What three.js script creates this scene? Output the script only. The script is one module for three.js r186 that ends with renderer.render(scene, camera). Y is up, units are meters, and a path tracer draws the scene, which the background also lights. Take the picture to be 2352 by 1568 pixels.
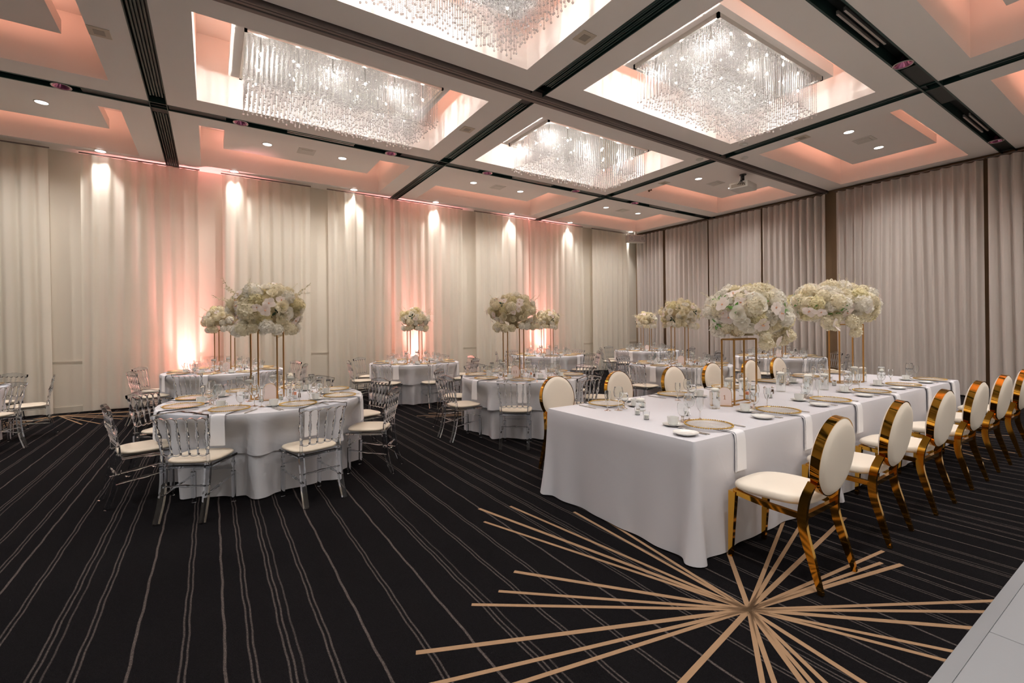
import * as THREE from 'three';
import { mergeGeometries, mergeVertices, toCreasedNormals } from 'three/addons/utils/BufferGeometryUtils.js';
import { RoundedBoxGeometry } from 'three/addons/geometries/RoundedBoxGeometry.js';
import { RectAreaLightUniformsLib } from 'three/addons/lights/RectAreaLightUniformsLib.js';

// ------------------------------------------------------------------ camera, exposure
const scene = new THREE.Scene();
scene.background = new THREE.Color(0, 0, 0);
const camera = new THREE.PerspectiveCamera(2 * Math.atan(784 / 1055) * 180 / Math.PI, 2352 / 1568, 0.05, 80);
camera.position.set(0, 1.5, 0);
camera.rotation.order = 'YXZ';
camera.rotation.set(0, -33.2 * Math.PI / 180, -0.536 * Math.PI / 180);
camera.setViewOffset(2352, 1568, 0, 32.5, 2352, 1568);      // the lens is shifted down a little
const renderer = new THREE.WebGLRenderer({ antialias: true });
renderer.toneMapping = THREE.LinearToneMapping;
renderer.toneMappingExposure = 1.27;
renderer.shadowMap.enabled = true;
RectAreaLightUniformsLib.init();

// light levels (candela for points and spots, nits for area lights)
const L = {
  bulb: 1.05, tray: 14, wash: 10, cove: 2.6, uplight: 120,
  warm: 0xfff7ef, cool: 0xfffaf6, pink: [1.0, 0.42, 0.29], uppink: [1.0, 0.33, 0.33],
};

// ------------------------------------------------------------------ helpers
const PI = Math.PI, R = (d) => d * PI / 180;
let seedState = 12345;
const rnd = () => { seedState = (seedState * 1664525 + 1013904223) >>> 0; return seedState / 4294967296; };
const rr = (a, b) => a + (b - a) * rnd();
const V = (x, y, z) => new THREE.Vector3(x, y, z);
const taken = new Map();
function numbered(n) { const k = taken.get(n) || 0; taken.set(n, k + 1); return k ? n + '_' + String(k).padStart(3, '0') : n; }
const std = (o) => new THREE.MeshStandardMaterial(o);
const phy = (o) => new THREE.MeshPhysicalMaterial(o);
const lin = (r, g, b) => new THREE.Color().setRGB(r, g, b);
function mesh(name, g, m, parent) { const o = new THREE.Mesh(g, m); o.name = name; if (parent) parent.add(o); return o; }
function tag(o, label, category, group, kind) {
  o.userData = { label, category };
  if (group) o.userData.group = group;
  if (kind) o.userData.kind = kind;
  return o;
}
function thing(name, label, category, x = 0, y = 0, z = 0, turn = 0, group) {
  const o = new THREE.Group(); o.name = numbered(name); o.position.set(x, y, z); o.rotation.y = turn;
  scene.add(o); return tag(o, label, category, group);
}
function solid(name, g, m, label, category, x = 0, y = 0, z = 0, turn = 0, group) {
  const o = mesh(numbered(name), g, m, scene); o.position.set(x, y, z); o.rotation.y = turn; return tag(o, label, category, group);
}
function copyOf(proto, label, x, y, z, turn, group) {
  const c = proto.clone(); c.name = numbered(proto.userData.base); c.position.set(x, y, z); c.rotation.set(0, turn, 0);
  scene.add(c); return tag(c, label, proto.userData.category, group);
}
function struct(name, parent) { const g = new THREE.Group(); g.name = name; g.userData = { kind: 'structure' }; (parent || scene).add(g); return g; }
const merge = (a) => mergeGeometries(a.map((g) => { const h = g.index ? g.toNonIndexed() : g; if (!h.attributes.uv) h.setAttribute('uv', new THREE.BufferAttribute(new Float32Array(h.attributes.position.count * 2), 2)); for (const k of Object.keys(h.attributes)) if (!['position', 'normal', 'uv'].includes(k)) h.deleteAttribute(k); return h; }), false);
const box = (x0, x1, y0, y1, z0, z1) => new THREE.BoxGeometry(x1 - x0, y1 - y0, z1 - z0).translate((x0 + x1) / 2, (y0 + y1) / 2, (z0 + z1) / 2);
const cyl = (r0, r1, h, n = 16) => new THREE.CylinderGeometry(r0, r1, h, n);
const lathe = (pts, n = 24) => new THREE.LatheGeometry(pts.map(([x, y]) => new THREE.Vector2(x, y)), n);
function rod(a, b, r, n = 8, r2 = r) {                    // a straight bar from a to b
  const d = b.clone().sub(a), g = new THREE.CylinderGeometry(r2, r, d.length(), n);
  g.applyQuaternion(new THREE.Quaternion().setFromUnitVectors(V(0, 1, 0), d.clone().normalize()));
  return g.translate((a.x + b.x) / 2, (a.y + b.y) / 2, (a.z + b.z) / 2);
}
function along(g, a, b) {                                 // puts geometry drawn on y from 0 to 1 between a and b
  const d = b.clone().sub(a); g = g.clone().scale(1, d.length(), 1);
  g.applyQuaternion(new THREE.Quaternion().setFromUnitVectors(V(0, 1, 0), d.clone().normalize()));
  return g.translate(a.x, a.y, a.z);
}
function grid(nu, nv, f, closeU = false) {                // a surface from f(u, v) -> [x, y, z]
  const pos = [], uv = [], idx = [];
  for (let j = 0; j <= nv; j++) for (let i = 0; i <= nu; i++) { const p = f(i / nu, j / nv); pos.push(p[0], p[1], p[2]); uv.push(p[3] ?? i / nu, p[4] ?? j / nv); }
  for (let j = 0; j < nv; j++) for (let i = 0; i < nu; i++) { const a = j * (nu + 1) + i, b = a + 1, c = a + nu + 1, d = c + 1; idx.push(a, c, b, b, c, d); }
  const g = new THREE.BufferGeometry();
  g.setAttribute('position', new THREE.Float32BufferAttribute(pos, 3)); g.setAttribute('uv', new THREE.Float32BufferAttribute(uv, 2)); g.setIndex(idx);
  g.computeVertexNormals();
  if (closeU) { const n = g.attributes.normal; for (let j = 0; j <= nv; j++) { const a = j * (nu + 1), b = a + nu, m = V(n.getX(a) + n.getX(b), n.getY(a) + n.getY(b), n.getZ(a) + n.getZ(b)).normalize(); n.setXYZ(a, m.x, m.y, m.z); n.setXYZ(b, m.x, m.y, m.z); } }
  return g;
}
function sweep(pts, w, h, n = 20) {                       // a rectangular bar swept along a smooth curve; w across x, h along the curve's normal in yz
  const c = new THREE.CatmullRomCurve3(pts), out = [];
  const P = c.getSpacedPoints(n);
  const ring = (i) => { const p = P[i], t = c.getTangentAt(i / n), s = typeof w === 'function' ? w(i / n) : w, k = typeof h === 'function' ? h(i / n) : h; const nx = V(1, 0, 0), ny = V().crossVectors(t, nx).normalize(); const sx = V().crossVectors(ny, t).normalize();
    return [[-1, -1], [1, -1], [1, 1], [-1, 1]].map(([a, b]) => p.clone().addScaledVector(sx, a * s / 2).addScaledVector(ny, b * k / 2)); };
  const pos = [], idx = []; let prev = null;
  const quad = (a, b, c2, d) => { const o = pos.length / 3; for (const q of [a, b, c2, d]) pos.push(q.x, q.y, q.z); idx.push(o, o + 1, o + 2, o, o + 2, o + 3); };
  for (let i = 0; i <= n; i++) { const r = ring(i); if (prev) for (let k = 0; k < 4; k++) quad(prev[k], prev[(k + 1) % 4], r[(k + 1) % 4], r[k]); else quad(r[3], r[2], r[1], r[0]); prev = r; }
  quad(prev[0], prev[1], prev[2], prev[3]);
  const g = new THREE.BufferGeometry(); g.setAttribute('position', new THREE.Float32BufferAttribute(pos, 3)); g.setIndex(idx);
  const m = mergeVertices(g, 1e-5); return toCreasedNormals(m, R(35));
}
const vnoise = (() => { const p = new Float32Array(4096).map(() => rnd()); return (x) => { const i = Math.floor(x), f = x - i, s = f * f * (3 - 2 * f); return p[i & 4095] * (1 - s) + p[(i + 1) & 4095] * s; }; })();

// ------------------------------------------------------------------ textures
function dataTex(w, h, f, srgb, rx = 1, ry = 1) {
  const d = new Uint8Array(w * h * 4);
  for (let y = 0, o = 0; y < h; y++) for (let x = 0; x < w; x++, o += 4) { const c = f(x, y); d[o] = c[0]; d[o + 1] = c[1] ?? c[0]; d[o + 2] = c[2] ?? c[0]; d[o + 3] = 255; }
  const t = new THREE.DataTexture(d, w, h); t.magFilter = t.minFilter = THREE.LinearFilter; t.wrapS = t.wrapT = THREE.RepeatWrapping; t.repeat.set(rx, ry);
  if (srgb) t.colorSpace = THREE.SRGBColorSpace; t.needsUpdate = true; return t;
}
// carpet: black pile with thin wavering pinstripes in ones, twos and threes
const CW = 4.6, CL = 4.0;
const stripes = [];
for (let x = 0.04, k = 0; x < CW - 0.03; k++) {
  const n = [1, 2, 3, 2, 1, 2, 1, 3, 2, 2][k % 10], gap = 0.022;
  for (let i = 0; i < n; i++) stripes.push([x + i * gap * (i === 2 ? 1.25 : 1), n === 1 ? 0.0062 : 0.0042, n === 1 ? 1.0 : i === 2 ? 0.72 : 0.9, k * 7.3]);
  x += (n - 1) * gap + rr(0.085, 0.2);
}
const carpetMap = dataTex(2048, 1024, (() => {
  const acc = new Float32Array(2048 * 1024);
  for (let y = 0; y < 1024; y++) for (const [sx, hw, a, ph] of stripes) {
    const w = Math.sin(y / 1024 * PI * 2 * 7 + ph) * 0.0022 + Math.sin(y / 1024 * PI * 2 * 17 + ph * 3) * 0.0012 + (rnd() - 0.5) * 0.0012;
    const c = (sx + w) / CW * 2048, r = hw / CW * 2048;
    for (let x = Math.floor(c - r - 2); x <= c + r + 2; x++) { const v = Math.max(0, Math.min(1, r + 0.6 - Math.abs(x - c))) * a * rr(0.75, 1.05); const i = y * 2048 + ((x % 2048) + 2048) % 2048; if (v > acc[i]) acc[i] = v; }
  }
  return (x, y) => { const s = acc[y * 2048 + x], n = rr(0.75, 1.25); return [(21 + 66 * s) * n, (19.5 + 59 * s) * n, (21 + 54 * s) * n]; };
})(), true);
const pileBump = dataTex(512, 512, () => [rr(60, 255)], false, 9, 9);
const tanMap = dataTex(256, 256, () => { const n = rr(0.8, 1.12); return [152 * n, 123 * n, 96 * n]; }, true, 6, 6);
const weave = dataTex(256, 256, (x, y) => [110 + 60 * Math.sin(x * PI / 2) * Math.sin(y * PI / 2) + rr(-40, 40)], false, 40, 40);
const linenBump = dataTex(512, 512, (() => { const a = new Float32Array(512 * 512); for (let k = 0; k < 60; k++) { const cx = rr(0, 512), cy = rr(0, 512), an = rr(0, PI), len = rr(60, 220), w = rr(4, 12), h = rr(-1, 1); for (let y = 0; y < 512; y++) for (let x = 0; x < 512; x++) { let dx = ((x - cx + 768) % 512) - 256, dy = ((y - cy + 768) % 512) - 256; const u = dx * Math.cos(an) + dy * Math.sin(an), v = -dx * Math.sin(an) + dy * Math.cos(an); if (Math.abs(u) < len && Math.abs(v) < w * 3) a[y * 512 + x] += h * Math.exp(-v * v / w / w) * (1 - (u / len) ** 2); } } return (x, y) => [Math.max(0, Math.min(255, 128 + 60 * a[y * 512 + x] + rr(-6, 6)))]; })(), false, 1, 1);
const plasterBump = dataTex(256, 256, () => [rr(90, 165)], false, 6, 6);

// ------------------------------------------------------------------ materials
const M = {
  ceiling: std({ color: lin(0.88, 0.835, 0.795), roughness: 0.9, bumpMap: plasterBump, bumpScale: 0.0006 }),
  wall: std({ color: lin(0.74, 0.68, 0.58), roughness: 0.85 }),
  tanWall: std({ color: lin(0.3, 0.2, 0.115), roughness: 0.8 }),
  rail: std({ color: lin(0.66, 0.6, 0.5), roughness: 0.6 }),
  slot: std({ color: lin(0.012, 0.016, 0.015), roughness: 0.55 }),
  teal: std({ color: lin(0.018, 0.05, 0.046), roughness: 0.42, metalness: 0.3 }),
  black: std({ color: lin(0.012, 0.012, 0.012), roughness: 0.5 }),
  alu: std({ color: lin(0.5, 0.47, 0.44), roughness: 0.4, metalness: 0.6 }),
  track: std({ color: lin(0.19, 0.15, 0.135), roughness: 0.5, metalness: 0.2 }),
  trackLine: std({ color: lin(0.03, 0.024, 0.022), roughness: 0.6 }),
  carpet: phy({ color: 0xffffff, map: carpetMap, roughness: 1, specularIntensity: 0.08, bumpMap: pileBump, bumpScale: 0.004 }),
  tan: phy({ color: 0xffffff, map: tanMap, roughness: 1, specularIntensity: 0.1 }),
  sheer: phy({ color: lin(0.84, 0.79, 0.69), roughness: 1, transmission: 0.42, thickness: 0, side: THREE.DoubleSide, bumpMap: weave, bumpScale: 0.0003 }),
  drape: phy({ color: lin(0.69, 0.625, 0.575), roughness: 1, transmission: 0.22, thickness: 0, side: THREE.DoubleSide, bumpMap: weave, bumpScale: 0.0003 }),
  cloth: std({ color: lin(0.66, 0.66, 0.695), roughness: 0.75, side: THREE.DoubleSide, bumpMap: linenBump, bumpScale: 0.004 }),
  satin: phy({ color: lin(0.65, 0.645, 0.685), roughness: 0.55, sheen: 0.4, sheenRoughness: 0.4, side: THREE.DoubleSide, bumpMap: linenBump, bumpScale: 0.0014 }),
  napkin: std({ color: lin(0.84, 0.84, 0.87), roughness: 0.85, side: THREE.DoubleSide, bumpMap: weave, bumpScale: 0.0004 }),
  acrylic: phy({ color: lin(0.86, 0.89, 0.93), roughness: 0.03, transmission: 1, thickness: 0.03, ior: 1.47 }),
  vinyl: phy({ color: lin(0.74, 0.65, 0.52), roughness: 0.45, clearcoat: 0.15, clearcoatRoughness: 0.4 }),
  leather: std({ color: lin(0.80, 0.72, 0.61), roughness: 0.55 }),
  gold: std({ color: lin(0.80, 0.42, 0.06), roughness: 0.07, metalness: 1 }),
  standGold: std({ color: lin(0.55, 0.31, 0.10), roughness: 0.34, metalness: 0.9 }),
  rimGold: std({ color: lin(0.62, 0.41, 0.12), roughness: 0.25, metalness: 1 }),
  glass: phy({ color: 0xffffff, roughness: 0, transmission: 1, thickness: 0, ior: 1.5, side: THREE.DoubleSide }),
  tumbler: phy({ color: lin(0.97, 0.985, 0.98), roughness: 0, transmission: 1, thickness: 0.01, ior: 1.48 }),
  plateGlass: phy({ color: lin(0.95, 0.95, 0.95), roughness: 0.06, transmission: 0.72, thickness: 0, ior: 1.5, side: THREE.DoubleSide, bumpMap: plasterBump, bumpScale: 0.001 }),
  water: phy({ color: lin(0.93, 0.97, 0.95), roughness: 0, transmission: 1, thickness: 0.1, ior: 1.33 }),
  crystal: phy({ color: 0xffffff, roughness: 0, transmission: 0.78, thickness: 0.02, ior: 1.6, flatShading: true }),
  mirror: std({ color: lin(0.82, 0.8, 0.78), roughness: 0.03, metalness: 1 }),
  steel: std({ color: lin(0.62, 0.6, 0.57), roughness: 0.22, metalness: 1 }),
  chinaware: phy({ color: lin(0.80, 0.80, 0.77), roughness: 0.2, clearcoat: 0.5, clearcoatRoughness: 0.08 }),
  wax: phy({ color: lin(0.86, 0.85, 0.78), roughness: 0.5 }),
  card: std({ color: lin(0.84, 0.70, 0.64), roughness: 0.7 }),
  sugar: std({ color: lin(0.7, 0.28, 0.16), roughness: 0.8 }),
  pepper: std({ color: lin(0.12, 0.07, 0.04), roughness: 0.8 }),
  petalCream: phy({ color: lin(0.93, 0.865, 0.68), roughness: 0.8, transmission: 0.4, thickness: 0, side: THREE.DoubleSide }),
  petalWhite: phy({ color: lin(0.95, 0.915, 0.825), roughness: 0.8, transmission: 0.4, thickness: 0, side: THREE.DoubleSide }),
  petalBlush: phy({ color: lin(0.93, 0.84, 0.79), roughness: 0.75, transmission: 0.4, thickness: 0, side: THREE.DoubleSide }),
  petalYellow: phy({ color: lin(0.9, 0.83, 0.55), roughness: 0.8, transmission: 0.4, thickness: 0, side: THREE.DoubleSide }),
  lip: std({ color: lin(0.78, 0.42, 0.26), roughness: 0.7 }),
  leaf: std({ color: lin(0.12, 0.3, 0.05), roughness: 0.6, side: THREE.DoubleSide }),
  darkLeaf: std({ color: lin(0.02, 0.05, 0.02), roughness: 0.6, side: THREE.DoubleSide }),
  moss: std({ color: lin(0.5, 0.43, 0.27), roughness: 1 }),
  plastic: std({ color: lin(0.66, 0.63, 0.58), roughness: 0.5 }),
  plate: std({ color: lin(0.6, 0.52, 0.42), roughness: 0.55 }),
  grille: std({ color: lin(0.36, 0.31, 0.25), roughness: 0.6 }),
  speakerMesh: std({ color: lin(0.42, 0.42, 0.42), roughness: 0.6, bumpMap: weave, bumpScale: 0.002 }),
  gel: phy({ color: lin(0.55, 0.16, 0.33), roughness: 0.15, metalness: 0.6, clearcoat: 1, clearcoatRoughness: 0.1 }),
  stage: std({ color: lin(0.25, 0.257, 0.27), roughness: 0.6 }),
  stageRib: std({ color: lin(0.24, 0.247, 0.26), roughness: 0.6 }),
  bulbGlow: std({ color: 0x000000, emissive: new THREE.Color(L.warm), emissiveIntensity: 40 }),
  lampGlow: std({ color: 0x000000, emissive: new THREE.Color(L.cool), emissiveIntensity: 5 }),
  ledGlow: std({ color: 0x000000, emissive: lin(...L.pink), emissiveIntensity: 2.2 }),
};

// ------------------------------------------------------------------ room shell
const CEIL = 4.83, TRAY = 5.12, XL = -9.77, XR = 13.07, ZB = -11.62, ZF = 4.21;
const SX = [-9.77, -5.2, -0.63, 3.935, 8.5, 13.07], SZ = [-11.62, -8.55, -5.36, -2.17, 1.02, 4.21];
const floor = struct('floor');
const fg = new THREE.BoxGeometry(XR - XL + 0.4, 0.1, ZF - ZB + 0.4).translate((XL + XR) / 2, -0.05, (ZF + ZB) / 2);
{ const p = fg.attributes.position, u = fg.attributes.uv; for (let i = 0; i < p.count; i++) u.setXY(i, p.getX(i) / CW, p.getZ(i) / CL); }
mesh('carpet', fg, M.carpet, floor);
function star(cx, cz, rays, turn) {
  for (const [a, len, w] of rays) {
    const g = new THREE.BoxGeometry(len, 0.0012, w).translate(len / 2, 0.0006, 0); g.rotateY(-R(a + turn)); g.translate(cx, 0, cz);
    mesh('starburst_ray', g, M.tan, floor);
  }
}
const RAYS = [[-104.5, 2.06], [-109.2, 1.85], [-98.3, 1.91], [-128.9, 1.3], [-138.6, 1.34], [-144.2, 1.47], [-156.8, 1.72], [-163.9, 1.9], [-168.5, 1.75], [170.7, 1.3], [145.1, 1.1], [140, 1.5], [126.8, 1.2], [122.3, 1.6], [116.1, 1.3], [99.5, 1.5], [62.3, 1.4], [56, 1.6], [42.3, 1.5], [34.9, 1.7], [30.8, 1.6], [12.7, 1.26], [9.8, 1.17], [6.2, 1.35], [-7.4, 1.76], [-14.9, 1.5], [-19.6, 1.6], [-40.4, 0.95], [-86.7, 1.5], [-81.5, 1.45]].map(([a, l], i) => [a, l, i % 3 ? 0.023 : 0.028]);
star(2.36, -1.35, RAYS, 0);
star(4.66, -6.7, RAYS, 8); star(-2.3, -11.3, RAYS.filter(([a]) => Math.sin(R(a + 5)) > 0.1), 5); star(7.9, -2.75, RAYS, -3);

const wallBack = struct('wall_back'); mesh('plaster', box(XL - 0.2, XR + 0.2, 0, 5.95, ZB - 0.2, ZB), M.wall, wallBack);
const wallRight = struct('wall_right'); mesh('plaster', box(XR, XR + 0.2, 0, 5.95, ZB, ZF), M.tanWall, wallRight);
const wallLeft = struct('wall_left'); mesh('plaster', box(XL - 0.2, XL, 0, 5.95, ZB, ZF), M.wall, wallLeft);
const wallFront = struct('wall_front'); mesh('plaster', box(XL - 0.2, XR + 0.2, 0, 5.95, ZF, ZF + 0.2), M.wall, wallFront);
{ const t = mesh('trim_1', merge([box(XL, XR, 0.93, 0.955, ZB, ZB + 0.012), box(XL, XR, 0.905, 0.93, ZB, ZB + 0.006)]), M.rail, scene); t.userData = { kind: 'structure' };
  const b = mesh('baseboard_back', box(XL, XR, 0, 0.11, ZB, ZB + 0.015), M.rail, scene); b.userData = { kind: 'structure' }; }

// ceiling: a grid of bays, each with a coffer; metal slots run between the bays
const ceiling = struct('ceiling');
const SW = 0.11;
mesh('slab', box(XL - 0.2, XR + 0.2, 5.95, 6.05, ZB - 0.2, ZF + 0.2), M.ceiling, ceiling);
const coffers = [];
for (let i = 0; i < 5; i++) for (let j = 0; j < 5; j++) {
  const x0 = SX[i] + (i ? SW : 0), x1 = SX[i + 1] - (i < 4 ? SW : 0.16), z0 = SZ[j] + (j ? SW : 0), z1 = SZ[j + 1] - (j < 4 ? SW : 0);
  const a0 = SX[i] + 0.48, a1 = SX[i + 1] - 0.49, b0 = j ? SZ[j] + 0.51 : SZ[0] + 0.43, b1 = SZ[j + 1] - 0.475;
  const chand = (i === 2 || i === 3) && (j === 1 || j === 2), top = chand ? 5.81 : 5.6, t = 0.03, y0 = CEIL;
  mesh('bay_panel', merge([box(x0, x1, y0, y0 + 0.05, z0, b0), box(x0, x1, y0, y0 + 0.05, b1, z1), box(x0, a0, y0, y0 + 0.05, b0, b1), box(a1, x1, y0, y0 + 0.05, b0, b1)]), M.ceiling, ceiling);
  mesh('coffer_lining', merge([box(a0 - t, a0, y0 + 0.05, top, b0 - t, b1 + t), box(a1, a1 + t, y0 + 0.05, top, b0 - t, b1 + t), box(a0, a1, y0 + 0.05, top, b0 - t, b0), box(a0, a1, y0 + 0.05, top, b1, b1 + t), box(a0 - t, a1 + t, top, top + t, b0 - t, b1 + t)]), M.ceiling, ceiling);
  coffers.push({ i, j, a0, a1, b0, b1, chand, top, cx: (a0 + a1) / 2, cz: (b0 + b1) / 2 });
}
// slots: black channels
for (let k = 1; k <= 4; k++) mesh('slot_channel', merge([box(SX[k] - SW, SX[k] + SW, 4.98, 5.0, ZB, ZF), box(SX[k] - SW, SX[k] - SW + 0.012, CEIL - 0.004, 4.98, ZB, ZF), box(SX[k] + SW - 0.012, SX[k] + SW, CEIL - 0.004, 4.98, ZB, ZF)]), M.teal, ceiling);
for (const k of [1, 3, 4]) mesh('slot_channel', merge([box(XL, XR, 4.985, 5.0, SZ[k] - SW, SZ[k] + SW)]), M.slot, ceiling), mesh('slot_lip', merge([box(XL, XR, CEIL - 0.003, 4.98, SZ[k] - SW, SZ[k] - SW + 0.022), box(XL, XR, CEIL - 0.003, 4.98, SZ[k] + SW - 0.022, SZ[k] + SW)]), M.teal, ceiling);
mesh('slot_channel', merge([box(XR - 0.16, XR, 4.985, 5.0, ZB, ZF), box(XR - 0.16, XR - 0.15, CEIL - 0.004, 4.98, ZB, ZF)]), M.slot, ceiling);
// slats of the linear diffusers in the slots that run towards the back wall
for (const k of [2, 3, 4]) for (let j = 0; j < 4; j++) {
  const z0 = SZ[j] + (j ? 0.3 : 0.02), z1 = SZ[j + 1] - 0.3;
  for (let s = 0; s < 5; s++) { const x = SX[k] - 0.068 + s * 0.034; mesh('diffuser_slat', box(x - 0.009, x + 0.009, CEIL + 0.012 + (s % 2) * 0.006, CEIL + 0.06, z0, z1), M.teal, ceiling); }
  mesh('diffuser_end_plate', box(SX[k] - 0.095, SX[k] + 0.095, CEIL + 0.02, CEIL + 0.03, z1, z1 + 0.26), M.slot, ceiling);
}
// perforated plates and vents in the slots along the room
for (const z of [SZ[1], SZ[3]]) for (let i = 1; i < 5; i++) {
  const c = (SX[i] + SX[i + 1]) / 2;
  mesh('perforated_plate', box(SX[i] + 0.12, SX[i] + 0.85, CEIL + 0.014, CEIL + 0.022, z - 0.095, z + 0.095), M.slot, ceiling);
  mesh('perforated_plate', box(SX[i + 1] - 0.85, SX[i + 1] - 0.12, CEIL + 0.014, CEIL + 0.022, z - 0.095, z + 0.095), M.slot, ceiling);
  for (const s of [-1, 1]) mesh('vent_blade', box(c - 0.55, c + 0.55, CEIL + 0.008, CEIL + 0.05, z + s * 0.035 - 0.011, z + s * 0.035 + 0.011), M.alu, ceiling);
}
// partition track
{ const z = SZ[2];
  mesh('partition_track', box(XL, XR - 0.02, CEIL - 0.03, CEIL + 0.06, z - 0.11, z + 0.055), M.track, ceiling);
  mesh('track_groove', box(XL, XR - 0.02, CEIL - 0.0325, CEIL - 0.02, z - 0.05, z - 0.025), M.trackLine, ceiling);
  mesh('track_groove', box(XL, XR - 0.02, CEIL - 0.0325, CEIL - 0.02, z + 0.018, z + 0.026), M.trackLine, ceiling);
  mesh('track_gap', box(XL, XR - 0.02, CEIL + 0.05, CEIL + 0.06, z + 0.055, z + 0.115), M.black, ceiling);
}
// trays hung in the coffers, with a pink light strip on top of each edge
const discG = new THREE.CircleGeometry(0.08, 14).rotateX(PI / 2), ringG = new THREE.TorusGeometry(0.085, 0.008, 8, 28).rotateX(PI / 2);
for (const c of coffers) {
  if (c.i < 1 || c.j > 3 || (c.i < 3 && c.j === 3) || (c.i === 1 && c.j > 1)) continue;   // the rest lie outside the picture
  const q = 0.38, x0 = c.a0 + q, x1 = c.a1 - q, z0 = c.b0 + q, z1 = c.b1 - q, yt = TRAY + 0.17;
  mesh('cove_tray', box(x0, x1, TRAY, yt, z0, z1), M.ceiling, ceiling);
  mesh('tray_core', box(x0 + 0.3, x1 - 0.3, yt, c.top, z0 + 0.3, z1 - 0.3), M.ceiling, ceiling);
  for (const [len, x, z, ry] of [[x1 - x0 - 0.1, c.cx, z0 + 0.06, 0], [x1 - x0 - 0.1, c.cx, z1 - 0.06, PI], [z1 - z0 - 0.1, x0 + 0.06, c.cz, PI / 2], [z1 - z0 - 0.1, x1 - 0.06, c.cz, -PI / 2]]) {
    mesh('cove_light_strip', new THREE.PlaneGeometry(len, 0.035).rotateX(-PI * 0.3).rotateY(ry + PI).translate(x, yt + 0.016, z), M.ledGlow, ceiling);
    const l = new THREE.RectAreaLight(lin(...L.pink), L.cove * 3, len, 0.05); l.position.set(x, yt + 0.03, z);
    const out = V(0, 0, -1).applyAxisAngle(V(0, 1, 0), ry); l.lookAt(x + out.x * 0.55, yt + 0.03 + 0.55, z + out.z * 0.55); scene.add(l);
  }
}
function ceilingLamp(name, x, y, z, label, group, aim, power, angle) {
  const t = thing(name, label, 'ceiling light', x, y, z, 0, group);
  mesh('trim_ring', ringG, M.plastic, t); mesh('lens', discG, M.lampGlow, t);
  const s = new THREE.SpotLight(new THREE.Color(L.cool), power, 0, angle, 0.9, 2); s.position.set(x, y - 0.015, z); s.target.position.set(x + aim[0], y - 1, z + aim[1]); s.shadow.radius = 3; scene.add(s, s.target);
}
const bayNames = { '1,0': 'tray at the left picture edge', '2,0': 'tray above table seven', '3,0': 'tray behind the small chandelier', '4,0': 'tray in the far corner', '4,1': 'tray beside the projector', '4,2': 'tray right of the right chandelier' };
for (const c of coffers) if (!c.chand && c.i >= 1) {
  const shown = !(c.j > 3 || (c.i < 3 && c.j === 3) || (c.i === 1 && c.j > 1));
  if (!shown) mesh('plain_tray', box(c.a0 + 0.38, c.a1 - 0.38, TRAY, c.top, c.b0 + 0.38, c.b1 - 0.38), M.ceiling, ceiling);
  const nm = bayNames[c.i + ',' + c.j];
  for (const s of [-1, 1]) {
    if (nm && !(c.i === 1 && s < 0)) ceilingLamp('downlight', c.cx + s * 0.705, TRAY - 0.003, c.cz, `round white ${s < 0 ? 'left' : 'right'} downlight in the ceiling ${nm}`, 'downlights in the ceiling trays', [0, 0], L.tray, 1.15);
    else { const d = new THREE.SpotLight(new THREE.Color(L.cool), L.tray, 0, 1.15, 0.9, 2); d.position.set(c.cx + s * 0.705, TRAY - 0.02, c.cz); d.target.position.set(c.cx + s * 0.705, 0, c.cz); d.shadow.radius = 3; scene.add(d, d.target); mesh('hidden_downlight', discG.clone().translate(c.cx + s * 0.705, TRAY - 0.002, c.cz), M.lampGlow, ceiling); }
  }
  const pn = mesh('access_panel', merge([box(c.cx - 0.16, c.cx + 0.16, TRAY - 0.006, TRAY, c.cz - 0.16, c.cz + 0.16), box(c.cx - 0.1, c.cx + 0.1, TRAY - 0.012, TRAY - 0.006, c.cz - 0.1, c.cz + 0.1)]), M.plastic, ceiling);
}
[-1.69, 0.426, 2.878, 4.99, 7.4, 9.62, 12.4].forEach((x, k) => ceilingLamp('wall_washer', x, CEIL - 0.004, -11.25, `ceiling light grazing the back curtain, number ${['one', 'two', 'three', 'four', 'five', 'six', 'seven'][k]} from the left`, 'lights grazing the back curtain', [0, -0.07], L.wash, 0.6));
// par lamps with pink gel in the slots
const parG = lathe([[0.02, 0.1], [0.05, 0.05], [0.085, 0.004], [0.095, 0], [0.1, 0.004]], 28), parRing = new THREE.TorusGeometry(0.103, 0.007, 8, 32).rotateX(PI / 2);
[[-1.68, SZ[1], 'leftmost'], [0.42, SZ[1], 'beside the left chandelier, first'], [2.88, SZ[1], 'beside the left chandelier, second'], [5.0, SZ[1], 'beside the small chandelier, first'], [7.5, SZ[1], 'beside the small chandelier, second'], [9.6, SZ[1], 'past the small chandelier'], [7.46, SZ[3], 'large, right of the right chandelier'], [12.06, SZ[3], 'nearest the right curtain']].forEach(([x, z, w]) => {
  const t = thing('spotlight', `pink gelled can spotlight in the black ceiling slot, ${w}`, 'spotlight', x, CEIL - 0.006, z, 0, 'pink can lights in the ceiling slots');
  mesh('reflector', parG, M.gel, t); mesh('rim', parRing, M.alu, t);
});

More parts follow.
